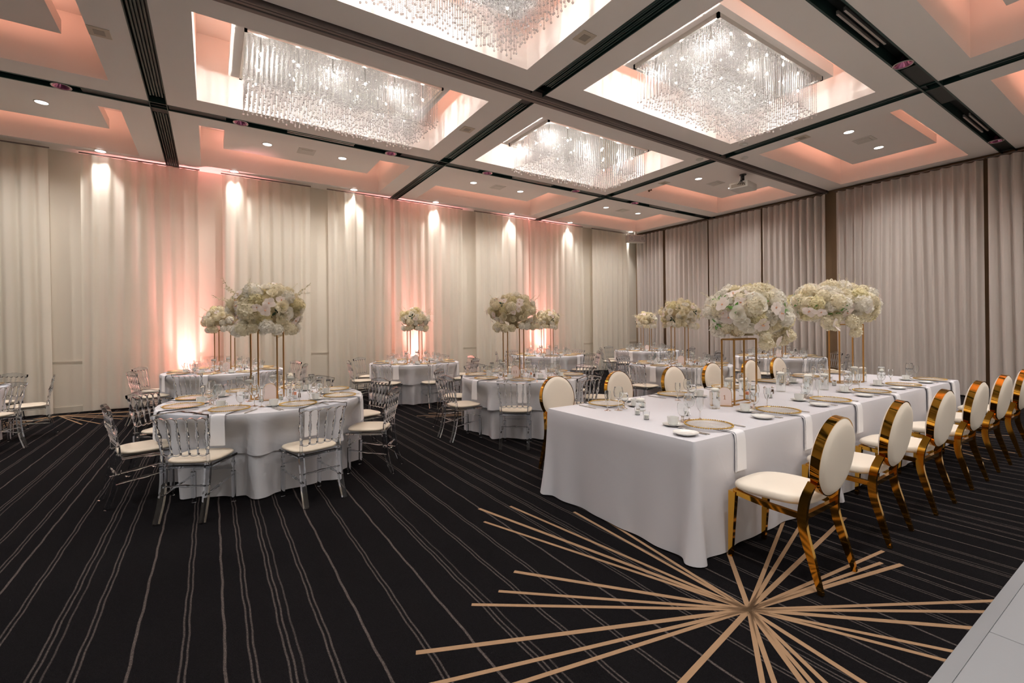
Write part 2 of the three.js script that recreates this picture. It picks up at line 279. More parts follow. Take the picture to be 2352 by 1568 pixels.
// ------------------------------------------------------------------ curtains
function curtain(name, label, mat, axis, at, u0, u1, y0, y1, sign, wave, amp, ph, group) {
  const len = Math.abs(u1 - u0), n = Math.max(24, Math.round(len / wave * 12)), rows = 16;
  const g = grid(n, rows, (u, v) => {
    const s = u * len, top = 1 - v;                                        // v = 1 at the top
    const w = (s / wave + 0.55 * (vnoise(s * 1.7 + ph) - 0.5) * top + 0.5 * (vnoise(s * 0.9 + ph * 2 + v * 0.4) - 0.5)) * PI * 2 + ph;
    const a = amp * (0.55 + 0.45 * v + 0.9 * top * vnoise(s * 1.1 + ph + 40)) * (0.6 + 0.8 * vnoise(s * 2.3 + ph + 9));
    const k = Math.sin(w), d = a * (k * 0.9 + 0.25 * Math.sin(2 * w + 1 + ph)) + 0.03 * top * (vnoise(s * 0.7 + ph) - 0.5);
    const y = y0 + (y1 - y0) * v + (v < 0.01 ? 0.015 * (vnoise(s * 1.3 + ph) - 0.3) : 0);
    const flare = 1 + 0.012 * top * Math.sin(s * 2 + ph);
    const p = u0 + (u1 - u0) * u * flare, q = at + sign * d;
    return axis === 'x' ? [p, y, q, s, y] : [q, y, p, s, y];
  });
  const t = thing(name, label, 'curtain', 0, 0, 0, 0, group);
  mesh('fabric', g, mat, t);
  const hw = 0.006;
  mesh('curtain_rail', axis === 'x' ? box(u0 - 0.02, u1 + 0.02, y1 + 0.012, y1 + 0.03, at - 0.012, at + 0.012) : box(at - 0.012, at + 0.012, y1 + 0.012, y1 + 0.03, Math.min(u0, u1) - 0.02, Math.max(u0, u1) + 0.02), M.track, t);
}
const BC = -11.37;
[[-6.2, -2.42, 'at the left picture edge'], [-1.99, -0.2, 'with the left pink glow'], [0.21, 1.92, 'behind the tall near left flowers'], [2.31, 3.8, 'left of the middle pink glow'], [3.88, 5.82, 'with the middle pink glow'], [6.23, 8.04, 'left of the right pink glow'], [8.12, 10.24, 'with the right pink glow'], [10.68, 12.44, 'last before the room corner']].forEach(([a, b, w], k) =>
  curtain('sheer_curtain', `sheer cream curtain panel on the back wall, ${w}`, M.sheer, 'x', BC, a, b, 0.03, 4.76, 1, 0.23, 0.03, k * 3.1, 'back wall curtains'));
const RC = 12.86;
[[-11.38, -10.24, 'beside the corner speaker'], [-10.17, -8.56, 'second from the corner'], [-8.5, -6.92, 'third from the corner'], [-6.84, -5.29, 'left of the brown wall gap'], [-5.08, -2.5, 'right of the brown wall gap'], [-2.43, 1.6, 'at the right picture edge']].forEach(([a, b, w], k) =>
  curtain('pleated_curtain', `grey beige pleated curtain on the right wall, ${w}`, M.drape, 'z', RC, a, b, 0.03, 4.74, -1, 0.17, 0.05, k * 2.3 + 1, 'right wall curtains'));

// pink uplights behind the sheer curtain, a dark one by the right curtain
[[-0.42, 'left'], [4.42, 'middle'], [8.5, 'right']].forEach(([x, w]) => {
  const t = thing('uplight', `black pink-glowing floor uplight behind the back curtain, ${w} one`, 'uplight', x, 0, -11.53, 0, 'pink floor uplights');
  mesh('can', merge([cyl(0.07, 0.07, 0.17, 20).translate(0, 0.115, 0), box(-0.065, 0.065, 0, 0.03, -0.05, 0.05)]), M.black, t);
  mesh('lens', cyl(0.06, 0.06, 0.006, 20).translate(0, 0.203, 0), M.ledGlow, t);
  const s = new THREE.SpotLight(lin(...L.uppink), L.uplight, 0, 0.4, 1, 2); s.position.set(x, 0.215, -11.52); s.target.position.set(x + 0.02, 4.2, -11.52); s.shadow.radius = 3; scene.add(s, s.target);
});
{ const t = thing('uplight', 'small black box lamp standing at the foot of the right curtain', 'uplight', 12.66, 0, -2.47);
  mesh('housing', new RoundedBoxGeometry(0.14, 0.22, 0.14, 2, 0.01).translate(0, 0.11, 0), M.black, t); mesh('lens', cyl(0.05, 0.05, 0.006, 16).translate(0, 0.222, 0), M.gel, t); }

// ------------------------------------------------------------------ chandeliers
function bead(r) { return new THREE.OctahedronGeometry(r, 0).scale(1, 0.95, 1).rotateY(rnd() * 3); }
function strandGeo(len) {
  const a = []; for (let y = 0.01; y < len; y += 0.0165) a.push(bead(0.0076).translate(0, -y, 0));
  a.push(new THREE.IcosahedronGeometry(0.0125, 1).translate(0, -len - 0.01, 0)); return merge(a);
}
const strandGs = [0.44, 0.455, 0.47, 0.485, 0.505].map(strandGeo);
const bulbG = new THREE.IcosahedronGeometry(0.0145, 0).scale(1, 1.45, 1), stemG = cyl(0.008, 0.008, 0.1, 8);
for (const c of coffers.filter((q) => q.chand)) {
  const w = { '2,1': 'left', '2,2': 'topmost', '3,1': 'smallest looking', '3,2': 'right' }[c.i + ',' + c.j];
  const hx = 1.29, hz = 0.64, cz = c.cz, yb = 5.06;
  const t = thing('chandelier', `${w} rectangular chandelier of hanging crystal strands on a mirrored base`, 'chandelier', c.cx, 0, cz, 0, 'crystal chandeliers');
  mesh('base_frame', merge([box(-hx, hx, yb, TRAY, -hz, -hz + 0.03), box(-hx, hx, yb, TRAY, hz - 0.03, hz), box(-hx, -hx + 0.03, yb, TRAY, -hz, hz), box(hx - 0.03, hx, yb, TRAY, -hz, hz)]), M.steel, t);
  mesh('mirror_plate', box(-hx + 0.03, hx - 0.03, yb + 0.012, TRAY, -hz + 0.03, hz - 0.03), M.mirror, t);
  for (let i = 0; i < 6; i++) for (let j = 0; j < 3; j++) {
    const x = -1.13 + i * 0.43 + 0.03, z = -0.41 + j * 0.41;
    mesh('bulb_stem', stemG.clone().translate(x, yb - 0.04, z), M.steel, t);
    mesh('bulb', bulbG.clone().translate(x, yb - 0.115, z), M.bulbGlow, t);
    if ((i + j) % 2) continue;                            // one light for each pair of bulbs
    const p = new THREE.PointLight(new THREE.Color(L.warm), L.bulb * 2, 0, 2); p.position.set(c.cx + x, yb - 0.115, cz + z); p.shadow.radius = 0.65; scene.add(p);
  }
  const spots = [], step = 0.056;
  for (let x = -hx + 0.045; x < hx - 0.03; x += step) for (let z = -hz + 0.04; z < hz - 0.03; z += step) spots.push([x + rr(-0.004, 0.004), z + rr(-0.004, 0.004), Math.floor(rnd() * 5), rnd() * 6.28]);
  spots.sort((p, q) => Math.min(hx - Math.abs(p[0]), hz - Math.abs(p[1])) - Math.min(hx - Math.abs(q[0]), hz - Math.abs(q[1])));
  spots.forEach(([x, z, k, a], n) => { if (n < 300) { const m = mesh('crystal_strand', strandGs[k], M.crystal, t); m.position.set(x, yb, z); m.rotation.y = a; } });
  for (let k = 0; k < 5; k++) {
    const list = spots.slice(300).filter((s) => s[2] === k), im = new THREE.InstancedMesh(strandGs[k], M.crystal, list.length), q = new THREE.Object3D();
    list.forEach(([x, z, , a], n) => { q.position.set(x, yb, z); q.rotation.set(0, a, 0); q.updateMatrix(); im.setMatrixAt(n, q.matrix); });
    im.name = 'inner_crystal_strands'; im.userData = { kind: 'stuff' }; t.add(im);
  }
}

// ------------------------------------------------------------------ tables
function drape(perim, n, top, drop, foldN, amp, seed, corner, rows = 10, dent = null) {   // perim(u) -> [x, z, nx, nz, s, cornerness]
  const f = (u) => 0.5 * Math.sin(u * PI * 2 * foldN + seed) + 0.35 * Math.sin(u * PI * 2 * Math.round(foldN * 0.62) + seed * 2.3) + 0.3 * Math.sin(u * PI * 2 * Math.round(foldN * 1.7) + seed * 4.1);
  const side = grid(n, rows, (u, v) => {
    const [x, z, nx, nz, s, cn, df = 1] = perim(u), t = v;
    const ro = 0.012, y = df === 0 ? top - 0.004 * t : t < 0.06 ? top - ro * (1 - Math.cos(t / 0.06 * PI / 2)) : top - ro - (drop - ro) * (t - 0.06) / 0.94;
    const o = t < 0.06 ? ro * Math.sin(t / 0.06 * PI / 2) : ro + (t - 0.06) * (amp * f(u) * (0.35 + 0.65 * t) + amp * 0.3 + corner * cn * t);
    if (df === 0) return [x, y, z, s, y];
    if (dent) { const q = Math.min(1, Math.max(0, (0.74 - y) / 0.2)), k = dent(u) * q * q * (3 - 2 * q); return [x + nx * (o * (1 - 0.6 * Math.min(1, k * 8)) - k), y, z + nz * (o * (1 - 0.6 * Math.min(1, k * 8)) - k), s, y]; }
    return [x + nx * o, y, z + nz * o, s, y];
  }, true);
  const m = 96, pos = [], uv = [], idx = []; pos.push(0, top, 0); uv.push(0, 0);
  let cx = 0, cz = 0; for (let i = 0; i < m; i++) { const p = perim(i / m); cx += p[0] / m; cz += p[1] / m; } pos[0] = cx; pos[2] = cz;
  for (let i = 0; i <= n; i++) { const p = perim(i / n); pos.push(p[0], top, p[1]); uv.push(p[0], p[1]); if (i) idx.push(0, i + 1, i); }
  const g = new THREE.BufferGeometry(); g.setAttribute('position', new THREE.Float32BufferAttribute(pos, 3)); g.setAttribute('uv', new THREE.Float32BufferAttribute(uv, 2)); g.setIndex(idx); g.computeVertexNormals();
  return merge([side, g]);
}
const roundPerim = (r, sq = 0) => (u) => { const a = u * PI * 2; return [r * Math.sin(a), r * Math.cos(a), Math.sin(a), Math.cos(a), a * r, sq ? Math.pow(Math.abs(Math.sin(2 * a + sq)), 3) : 0]; };
function rectPerim(hx, hz, rad) {
  const segs = [[2 * hx - 2 * rad], [PI * rad / 2], [2 * hz - 2 * rad], [PI * rad / 2], [2 * hx - 2 * rad], [PI * rad / 2], [2 * hz - 2 * rad], [PI * rad / 2]].map((q) => q[0]), tot = segs.reduce((a, b) => a + b), w = segs.map((s, k) => (k % 2 ? 0.06 * tot / 4 : s)), wt = w.reduce((a, b) => a + b);
  return (u) => {
    let d = (u % 1) * wt, k = 0; while (k < 7 && d > w[k]) { d -= w[k]; k++; }
    const f = d / w[k];
    const st = [[-hx + rad, hz], [hx - rad, hz - rad], [hx, hz - rad], [hx - rad, -hz + rad], [hx - rad, -hz], [-hx + rad, -hz + rad], [-hx, -hz + rad], [-hx + rad, hz - rad]][k];
    if (k % 2 === 0) { const dir = [[1, 0], [0, -1], [-1, 0], [0, 1]][k / 2], nn = [[0, 1], [1, 0], [0, -1], [-1, 0]][k / 2], L2 = segs[k]; const e = Math.min(f, 1 - f) * L2; return [st[0] + dir[0] * f * L2, st[1] + dir[1] * f * L2, nn[0], nn[1], u * tot, Math.exp(-e * e / 0.0025)]; }
    const a0 = [PI / 2, 0, -PI / 2, PI][(k - 1) / 2], a = a0 - f * PI / 2, ca = Math.cos(a), sa = Math.sin(a);
    return [st[0] + rad * ca, st[1] + rad * sa, ca, sa, u * tot, 1];
  };
}
const TOP = 0.765;

// ------------------------------------------------------------------ clear chair (faces -z, back at +z)
const turned = lathe([[0, 0], [0.5, 0], [0.5, 0.12], [0.72, 0.14], [0.5, 0.17], [0.5, 0.3], [0.75, 0.33], [0.55, 0.36], [0.9, 0.43], [1, 0.5], [0.9, 0.57], [0.55, 0.64], [0.75, 0.67], [0.5, 0.7], [0.5, 0.84], [0.72, 0.87], [0.5, 0.9], [0.5, 1], [0, 1]], 10);
const turnedAt = (a, b, r) => { const d = b.clone().sub(a).length(); const g = turned.clone().scale(r, 1, r); return along(g, a, b); };
function railShape(w, yTop, n, h) {                       // crest rail: arched above, n scallops below
  const s = new THREE.Shape(); s.moveTo(-w, 0);
  for (let k = 0; k < n; k++) { const x0 = -w + (2 * w) * k / n, x1 = -w + (2 * w) * (k + 1) / n; s.quadraticCurveTo((x0 + x1) / 2, h * 1.5, x1, 0); }
  s.lineTo(w + 0.012, 0.01); s.lineTo(w + 0.012, yTop * 0.62);
  s.bezierCurveTo(w * 0.75, yTop * 0.66, w * 0.6, yTop, w * 0.3, yTop); s.bezierCurveTo(0.03, yTop, 0.03, yTop * 1.12, 0, yTop * 1.12); s.bezierCurveTo(-0.03, yTop * 1.12, -0.03, yTop, -w * 0.3, yTop);
  s.bezierCurveTo(-w * 0.6, yTop, -w * 0.75, yTop * 0.66, -w - 0.012, yTop * 0.62); s.lineTo(-w - 0.012, 0.01); s.closePath();
  return new THREE.ExtrudeGeometry(s, { depth: 0.018, bevelEnabled: true, bevelSize: 0.004, bevelThickness: 0.004, bevelSegments: 2, curveSegments: 6 }).translate(0, 0, -0.009);
}
function buildClearChair() {
  const t = new THREE.Group();
  const cush = new THREE.Group();
  const seatG = grid(36, 8, (u, v) => {                   // plump cushion: superellipse
    const a = u * PI * 2, ph = (v - 0.5) * PI, c = Math.cos(a), s = Math.sin(a), e = 0.55, sp = (q, p) => Math.sign(q) * Math.pow(Math.abs(q), p);
    const rx = 0.205 - 0.012 * (s > 0 ? s : 0), k = Math.pow(Math.cos(ph), 0.45);
    return [rx * sp(c, e) * k, 0.452 + 0.022 * sp(Math.sin(ph), 0.8) + (v > 0.5 ? 0.006 * (1 - k * k) * 0 : 0), -0.02 + 0.2 * sp(s, e) * k];
  }, true);
  mesh('seat_cushion', seatG, M.vinyl, t);
  const sf = new THREE.Shape(); sf.absellipse(0, 0, 0.2, 0.2, 0, PI * 2); 
  mesh('seat_frame', new RoundedBoxGeometry(0.385, 0.026, 0.385, 2, 0.01).translate(0, 0.413, -0.02), M.acrylic, t);
  for (const s of [-1, 1]) {
    mesh('front_leg', merge([turnedAt(V(s * 0.168, 0.27, -0.18), V(s * 0.17, 0.405, -0.18), 0.019), rod(V(s * 0.168, 0, -0.185), V(s * 0.168, 0.27, -0.18), 0.0175, 10, 0.021)]), M.acrylic, t);
    mesh('rear_leg', sweep([V(s * 0.172, 0, 0.275), V(s * 0.168, 0.14, 0.225), V(s * 0.166, 0.3, 0.195), V(s * 0.17, 0.45, 0.185)], 0.037, (u) => 0.034 + 0.008 * u, 10), M.acrylic, t);
    mesh('back_post', merge([turnedAt(V(s * 0.172, 0.52, 0.192), V(s * 0.196, 0.81, 0.245), 0.022), rod(V(s * 0.17, 0.44, 0.186), V(s * 0.172, 0.52, 0.192), 0.0135, 10)]), M.acrylic, t);
    mesh('side_stretcher', turnedAt(V(s * 0.167, 0.2, 0.21), V(s * 0.168, 0.24, -0.18), 0.0135), M.acrylic, t);
  }
  mesh('front_stretcher', turnedAt(V(-0.165, 0.295, -0.18), V(0.165, 0.295, -0.18), 0.011), M.acrylic, t);
  mesh('rear_stretcher', turnedAt(V(-0.165, 0.27, 0.2), V(0.165, 0.27, 0.2), 0.0125), M.acrylic, t);
  mesh('crest_rail', railShape(0.196, 0.062, 5, 0.022).rotateX(R(10)).translate(0, 0.8, 0.245), M.acrylic, t);
  const lowG = []; for (let k = 0; k < 5; k++) { const x0 = -0.17 + k * 0.068, x1 = x0 + 0.068; lowG.push(new THREE.TubeGeometry(new THREE.QuadraticBezierCurve3(V(x0, 0.522, 0.196), V((x0 + x1) / 2, 0.492, 0.19), V(x1, 0.522, 0.196)), 6, 0.0075, 7)); }
  for (let k = 1; k < 5; k++) lowG.push(new THREE.SphereGeometry(0.0095, 8, 6).translate(-0.17 + k * 0.068, 0.522, 0.196));
  mesh('lower_back_rail', merge(lowG), M.acrylic, t);
  for (let k = 1; k < 5; k++) { const f = k / 5 * 2 - 1; mesh('spindle', turnedAt(V(f * 0.168, 0.525, 0.197), V(f * 0.192, 0.806, 0.245), 0.0145), M.acrylic, t); }
  t.userData = { base: 'clear_chair', category: 'chair' };
  return t;
}
// ------------------------------------------------------------------ gold chair (faces -z)
function buildGoldChair() {
  const t = new THREE.Group();
  const cy = 0.742, hw = 0.222, hh = 0.236, tilt = R(8);
  const lean = (g) => g.rotateX(tilt).translate(0, 0.50, 0.215);
  const ell = (k, z0, z1) => { const s = new THREE.Shape(); s.absellipse(0, 0, hw * k, hh * k, 0, PI * 2); return new THREE.ExtrudeGeometry(s, { depth: z1 - z0, bevelEnabled: false, curveSegments: 28 }).translate(0, hh, z0); };
  const band = grid(56, 3, (u, v) => { const a = u * PI * 2, q = [[0, -0.024], [0, 0.024], [-0.006, 0.024], [-0.006, -0.024]][v * 3]; return [(hw + q[0]) * Math.sin(a), hh + (hh + q[0]) * Math.cos(a), q[1]]; }, true);
  mesh('back_hoop', lean(toCreasedNormals(merge([band]), R(40))), M.gold, t);
  const pad = grid(48, 8, (u, v) => { const a = u * PI * 2, k = Math.cos((v) * PI / 2), z = Math.pow(Math.sin(v * PI / 2), 0.6); return [(hw - 0.006) * Math.sin(a) * Math.pow(1 - v, 0.7), hh + (hh - 0.006) * Math.cos(a) * Math.pow(1 - v, 0.7), 0.022 + 0.03 * Math.pow(1 - Math.pow(1 - v, 2.6), 0.5)]; }, true);
  mesh('rear_pad', lean(pad.clone()), M.leather, t);
  mesh('front_pad', lean(pad.clone().scale(-1, 1, -1)), M.leather, t);
  const seatG = grid(40, 10, (u, v) => {
    const a = u * PI * 2, ph = (v - 0.5) * PI, c = Math.cos(a), s = Math.sin(a), e = 0.6, sp = (q, p) => Math.sign(q) * Math.pow(Math.abs(q), p), k = Math.pow(Math.cos(ph), 0.4);
    const x = (0.235 - 0.03 * (s > 0 ? s : 0)) * sp(c, e) * k, z = -0.045 + 0.235 * sp(s, e) * k;
    return [x, 0.462 + 0.032 * sp(Math.sin(ph), 0.75) + 0.018 * Math.sin((z + 0.28) * 5) * (v > 0.5 ? 1 : 0.4), z];
  }, true);
  mesh('seat_cushion', seatG, M.leather, t);
  for (const s of [-1, 1]) {
    mesh('front_leg', sweep([V(s * 0.205, 0.002, -0.262), V(s * 0.207, 0.2, -0.252), V(s * 0.207, 0.43, -0.24)], (u) => 0.024 + 0.016 * u, (u) => 0.024 + 0.022 * u, 6), M.gold, t);
    mesh('rear_leg', sweep([V(s * 0.222, 0.002, 0.275), V(s * 0.215, 0.17, 0.225), V(s * 0.208, 0.36, 0.175), V(s * 0.2, 0.5, 0.185), V(s * 0.185, 0.6, 0.218)], 0.026, (u) => 0.022 + 0.026 * Math.sin(Math.pow(Math.min(1, u * 1.02), 0.9) * PI * 0.72), 18), M.gold, t);
    mesh('side_rail', sweep([V(s * 0.205, 0.428, -0.235), V(s * 0.214, 0.412, -0.05), V(s * 0.205, 0.4, 0.17)], 0.026, 0.032, 8), M.gold, t);
  }
  mesh('rear_rail', box(-0.2, 0.2, 0.385, 0.415, 0.165, 0.19), M.gold, t);
  mesh('front_rail', box(-0.195, 0.195, 0.41, 0.44, -0.25, -0.228), M.gold, t);
  t.userData = { base: 'gold_chair', category: 'chair' };
  return t;
}
const clearChair = buildClearChair(), goldChair = buildGoldChair();

// ------------------------------------------------------------------ tableware prototypes
function proto(base, category, parts) { const t = new THREE.Group(); for (const [n, g, m] of parts) mesh(n, g, m, t); t.userData = { base, category }; return t; }
function protoMesh(base, category, g, m) { const t = new THREE.Mesh(g, m); t.userData = { base, category }; return t; }
const rimBeads = (n, r, y, s) => { const b = new THREE.IcosahedronGeometry(s, 1); return merge([...Array(n).keys()].map((k) => b.clone().translate(r * Math.sin(k / n * PI * 2), y, r * Math.cos(k / n * PI * 2)))); };
const wall = (p, t = 0.0016) => { const q = p.map(([x, y], i) => { const a = p[Math.max(0, i - 1)], b = p[Math.min(p.length - 1, i + 1)], dx = b[0] - a[0], dy = b[1] - a[1], l = Math.hypot(dx, dy) || 1; return [Math.max(0.0004, x - dy / l * t), y + dx / l * t]; }); return [...p, ...q.reverse(), p[0]]; };
const P = {
  charger: proto('charger_plate', 'plate', [['glass_plate', lathe([[0, 0.003], [0.1, 0.003], [0.115, 0.006], [0.16, 0.013], [0.162, 0.01], [0.115, 0.002], [0, 0.001]], 40), M.plateGlass], ['beaded_rim', rimBeads(64, 0.162, 0.013, 0.0062), M.rimGold], ['gold_band', new THREE.TorusGeometry(0.155, 0.005, 6, 48).rotateX(PI / 2).scale(1, 0.5, 1).translate(0, 0.012, 0), M.rimGold]]),
  chargerFar: proto('charger_plate', 'plate', [['glass_plate', lathe([[0, 0.003], [0.1, 0.003], [0.16, 0.013]], 24), M.plateGlass], ['gold_rim', new THREE.TorusGeometry(0.16, 0.006, 6, 32).rotateX(PI / 2).translate(0, 0.012, 0), M.rimGold]]),
  wine: proto('wine_glass', 'glass', [['bowl', lathe(wall([[0.0005, 0.098], [0.014, 0.1], [0.032, 0.113], [0.042, 0.14], [0.043, 0.162], [0.038, 0.187], [0.0325, 0.206]]), 24), M.tumbler], ['stem', lathe([[0, 0.1], [0.0065, 0.1], [0.0042, 0.085], [0.004, 0.02], [0.007, 0.008], [0.036, 0.002], [0.036, 0.0005], [0, 0.0005]], 18), M.tumbler]]),
  goblet: proto('water_goblet', 'glass', [['bowl', lathe(wall([[0.0005, 0.042], [0.02, 0.048], [0.034, 0.066], [0.04, 0.092], [0.0395, 0.118], [0.035, 0.145]], 0.002), 24), M.tumbler], ['foot', lathe([[0, 0.044], [0.011, 0.044], [0.008, 0.03], [0.012, 0.016], [0.022, 0.008], [0.036, 0.003], [0.037, 0.0005], [0, 0.0005]], 18), M.tumbler]]),
  flute: proto('champagne_glass', 'glass', [['bowl', lathe(wall([[0.0005, 0.066], [0.012, 0.074], [0.023, 0.1], [0.027, 0.13], [0.025, 0.172]]), 20), M.tumbler], ['stem', lathe([[0, 0.068], [0.005, 0.068], [0.0045, 0.02], [0.007, 0.008], [0.03, 0.002], [0.03, 0.0005], [0, 0.0005]], 16), M.tumbler]]),
  cup: proto('coffee_cup', 'cup', [['bowl', lathe([[0, 0.004], [0.025, 0.004], [0.032, 0.01], [0.039, 0.03], [0.041, 0.062], [0.0395, 0.062], [0.037, 0.03], [0.028, 0.012], [0, 0.008]], 24), M.chinaware], ['handle', new THREE.TorusGeometry(0.016, 0.0042, 8, 16, PI * 1.2).rotateZ(-PI * 0.6).translate(0.047, 0.036, 0), M.chinaware]]),
  saucer: protoMesh('saucer', 'saucer', lathe([[0, 0.002], [0.04, 0.002], [0.05, 0.006], [0.074, 0.014], [0.075, 0.016], [0.05, 0.009], [0.035, 0.005], [0, 0.005]], 28), M.chinaware),
  bread: protoMesh('bread_plate', 'plate', lathe([[0, 0.002], [0.05, 0.002], [0.06, 0.006], [0.083, 0.018], [0.084, 0.02], [0.06, 0.01], [0.05, 0.006], [0, 0.006]], 32), M.chinaware),
  votive: proto('votive_candle', 'candle', [['cup', lathe(wall([[0.0005, 0.002], [0.021, 0.002], [0.022, 0.01], [0.026, 0.062]], 0.0022), 18), M.tumbler], ['candle', cyl(0.019, 0.017, 0.03, 16).translate(0, 0.021, 0), M.wax]]),
  knife: proto('table_knife', 'knife', [['handle', new RoundedBoxGeometry(0.014, 0.006, 0.1, 2, 0.003).translate(0, 0.003, 0.06), M.steel], ['blade', new THREE.BoxGeometry(0.016, 0.0018, 0.12).translate(0.001, 0.003, -0.05), M.steel]]),
  fork: proto('table_fork', 'fork', [['handle', merge([new RoundedBoxGeometry(0.011, 0.004, 0.09, 2, 0.002).translate(0, 0.003, 0.055), new THREE.BoxGeometry(0.005, 0.003, 0.05).translate(0, 0.004, -0.012)]), M.steel], ['tines', merge([new THREE.BoxGeometry(0.021, 0.002, 0.016).translate(0, 0.005, -0.042), ...[-1.5, -0.5, 0.5, 1.5].map((k) => new THREE.BoxGeometry(0.003, 0.002, 0.045).translate(k * 0.0058, 0.006, -0.07))]), M.steel]]),
  spoon: proto('tea_spoon', 'spoon', [['handle', new RoundedBoxGeometry(0.008, 0.003, 0.1, 2, 0.0015).translate(0, 0.004, 0.04), M.steel], ['bowl', new THREE.SphereGeometry(0.016, 14, 8, 0, PI * 2, PI / 2, PI / 2).scale(0.85, 0.4, 1.35).translate(0, 0.008, -0.03), M.steel]]),
  salt: proto('salt_shaker', 'shaker', [['jar', lathe([[0, 0.001], [0.016, 0.001], [0.017, 0.03], [0.013, 0.06]], 14), M.glass], ['salt', cyl(0.011, 0.014, 0.04, 12).translate(0, 0.023, 0), M.napkin], ['cap', lathe([[0.014, 0.06], [0.014, 0.07], [0.009, 0.079], [0, 0.081]], 14), M.steel]]),
  pepper: proto('pepper_shaker', 'shaker', [['jar', lathe([[0, 0.001], [0.016, 0.001], [0.017, 0.03], [0.013, 0.06]], 14), M.glass], ['pepper', cyl(0.0115, 0.0145, 0.045, 12).translate(0, 0.025, 0), M.pepper], ['cap', lathe([[0.014, 0.06], [0.014, 0.07], [0.009, 0.079], [0, 0.081]], 14), M.steel]]),
  caddy: proto('sugar_caddy', 'caddy', [['bowl', lathe([[0, 0.002], [0.022, 0.002], [0.024, 0.04]], 4).rotateY(PI / 4), M.chinaware], ['sugar_packets', merge([-2, -1, 0, 1, 2].map((k) => new THREE.BoxGeometry(0.026, 0.05, 0.003).rotateZ(k * 0.06).translate(0, 0.045, k * 0.005))), M.sugar]]),
};
function vase(h, r) { return proto('candle_vase', 'vase', [['glass_cylinder', lathe([[0.0005, 0.001], [r - 0.002, 0.001], [r, 0.004], [r, h]], 24), M.glass], ['water', cyl(r - 0.0036, r - 0.0036, h * 0.62, 20).translate(0, h * 0.31 + 0.004, 0), M.water]]); }
P.vaseTall = vase(0.285, 0.048); P.vaseMid = vase(0.235, 0.046); P.vaseLow = vase(0.12, 0.045);
P.stemVase = proto('stemmed_candle_glass', 'vase', [['bowl', lathe(wall([[0.0005, 0.135], [0.02, 0.142], [0.04, 0.165], [0.045, 0.19], [0.045, 0.26]], 0.0024), 22), M.tumbler], ['stem', lathe([[0, 0.137], [0.008, 0.137], [0.006, 0.12], [0.006, 0.02], [0.01, 0.008], [0.042, 0.002], [0.042, 0.0005], [0, 0.0005]], 16), M.tumbler]]);
P.floating = proto('floating_candle', 'candle', [['wax', lathe([[0, 0], [0.024, 0.001], [0.036, 0.012], [0.039, 0.022], [0.03, 0.03], [0.008, 0.036], [0, 0.037]], 22), M.wax], ['wick', cyl(0.0012, 0.0012, 0.012, 6).translate(0, 0.042, 0), M.pepper]]);
function napkinGeo(inner, edge, hang, w = 0.105) {        // along z: from inner (towards the table middle) over the edge at z = 0 and down
  const path = [[-inner, 0.004], [-inner * 0.5, 0.004], [-0.02, 0.004], [0.014, 0.003], [0.029, -0.01], [0.036, -0.06], [0.038, -hang]];
  const f = (off) => grid(4, 12, (u, v) => { const t = v * (path.length - 1), i = Math.min(path.length - 2, Math.floor(t)), q = t - i, a = path[i], b = path[i + 1]; const z = a[0] + (b[0] - a[0]) * q, y = a[1] + (b[1] - a[1]) * q; const fan = y < -0.02 ? 1 + 0.12 * (-y / hang) : 1; return [(u - 0.5) * w * fan, y + off[1], z + off[0]]; });
  const a = f([0, 0]), b = f([0.004, 0.0045]); b.translate(0.012, 0, 0); return merge([a, b]);
}
P.napkin = protoMesh('napkin', 'napkin', napkinGeo(0.3, 0, 0.26), M.napkin);

// number drawn on a card
function numberTex(txt) {
  const c = document.createElement('canvas'); c.width = 256; c.height = 384; const g = c.getContext('2d');
  g.fillStyle = '#efdcd4'; g.fillRect(0, 0, 256, 384); g.fillStyle = '#a86a3c'; g.font = '130px serif'; g.textAlign = 'center'; g.textBaseline = 'middle'; if (txt) g.fillText(txt, 128, 215);
  const t = new THREE.CanvasTexture(c); t.colorSpace = THREE.SRGBColorSpace; return t;
}
function tableSign(txt, label, x, z, turn) {
  const w = 0.058, h = 0.165, sh = new THREE.Shape(); sh.moveTo(-w, 0); sh.lineTo(w, 0); sh.lineTo(w, h - w); sh.absarc(0, h - w, w, 0, PI, false); sh.lineTo(-w, 0);
  const t = thing('table_sign', label, 'sign', x, TOP + 0.002, z, turn);
  const g = new THREE.ExtrudeGeometry(sh, { depth: 0.004, bevelEnabled: false, curveSegments: 16 }).translate(0, 0.006, -0.002);
  mesh('card', g, M.card, t);
  const fg2 = new THREE.ShapeGeometry(sh, 16).translate(0, 0.006, 0.0026); { const p = fg2.attributes.position, u = fg2.attributes.uv; for (let i = 0; i < p.count; i++) u.setXY(i, (p.getX(i) + w) / (2 * w), (p.getY(i) - 0.006) / h); }
  mesh('print', fg2, std({ map: numberTex(txt), roughness: 0.7 }), t);
  const pts = []; pts.push(V(-w, 0.004, 0)); for (let k = 0; k <= 16; k++) pts.push(V(w * Math.cos(PI - k / 16 * PI), 0.006 + h - w + w * Math.sin(k / 16 * PI), 0)); pts.push(V(w, 0.004, 0));
  mesh('gold_frame', merge([new THREE.TubeGeometry(new THREE.CatmullRomCurve3(pts, false, 'catmullrom', 0.05), 60, 0.0032, 6), box(-w - 0.01, w + 0.01, 0, 0.005, -0.022, 0.022)]), M.standGold, t);
}

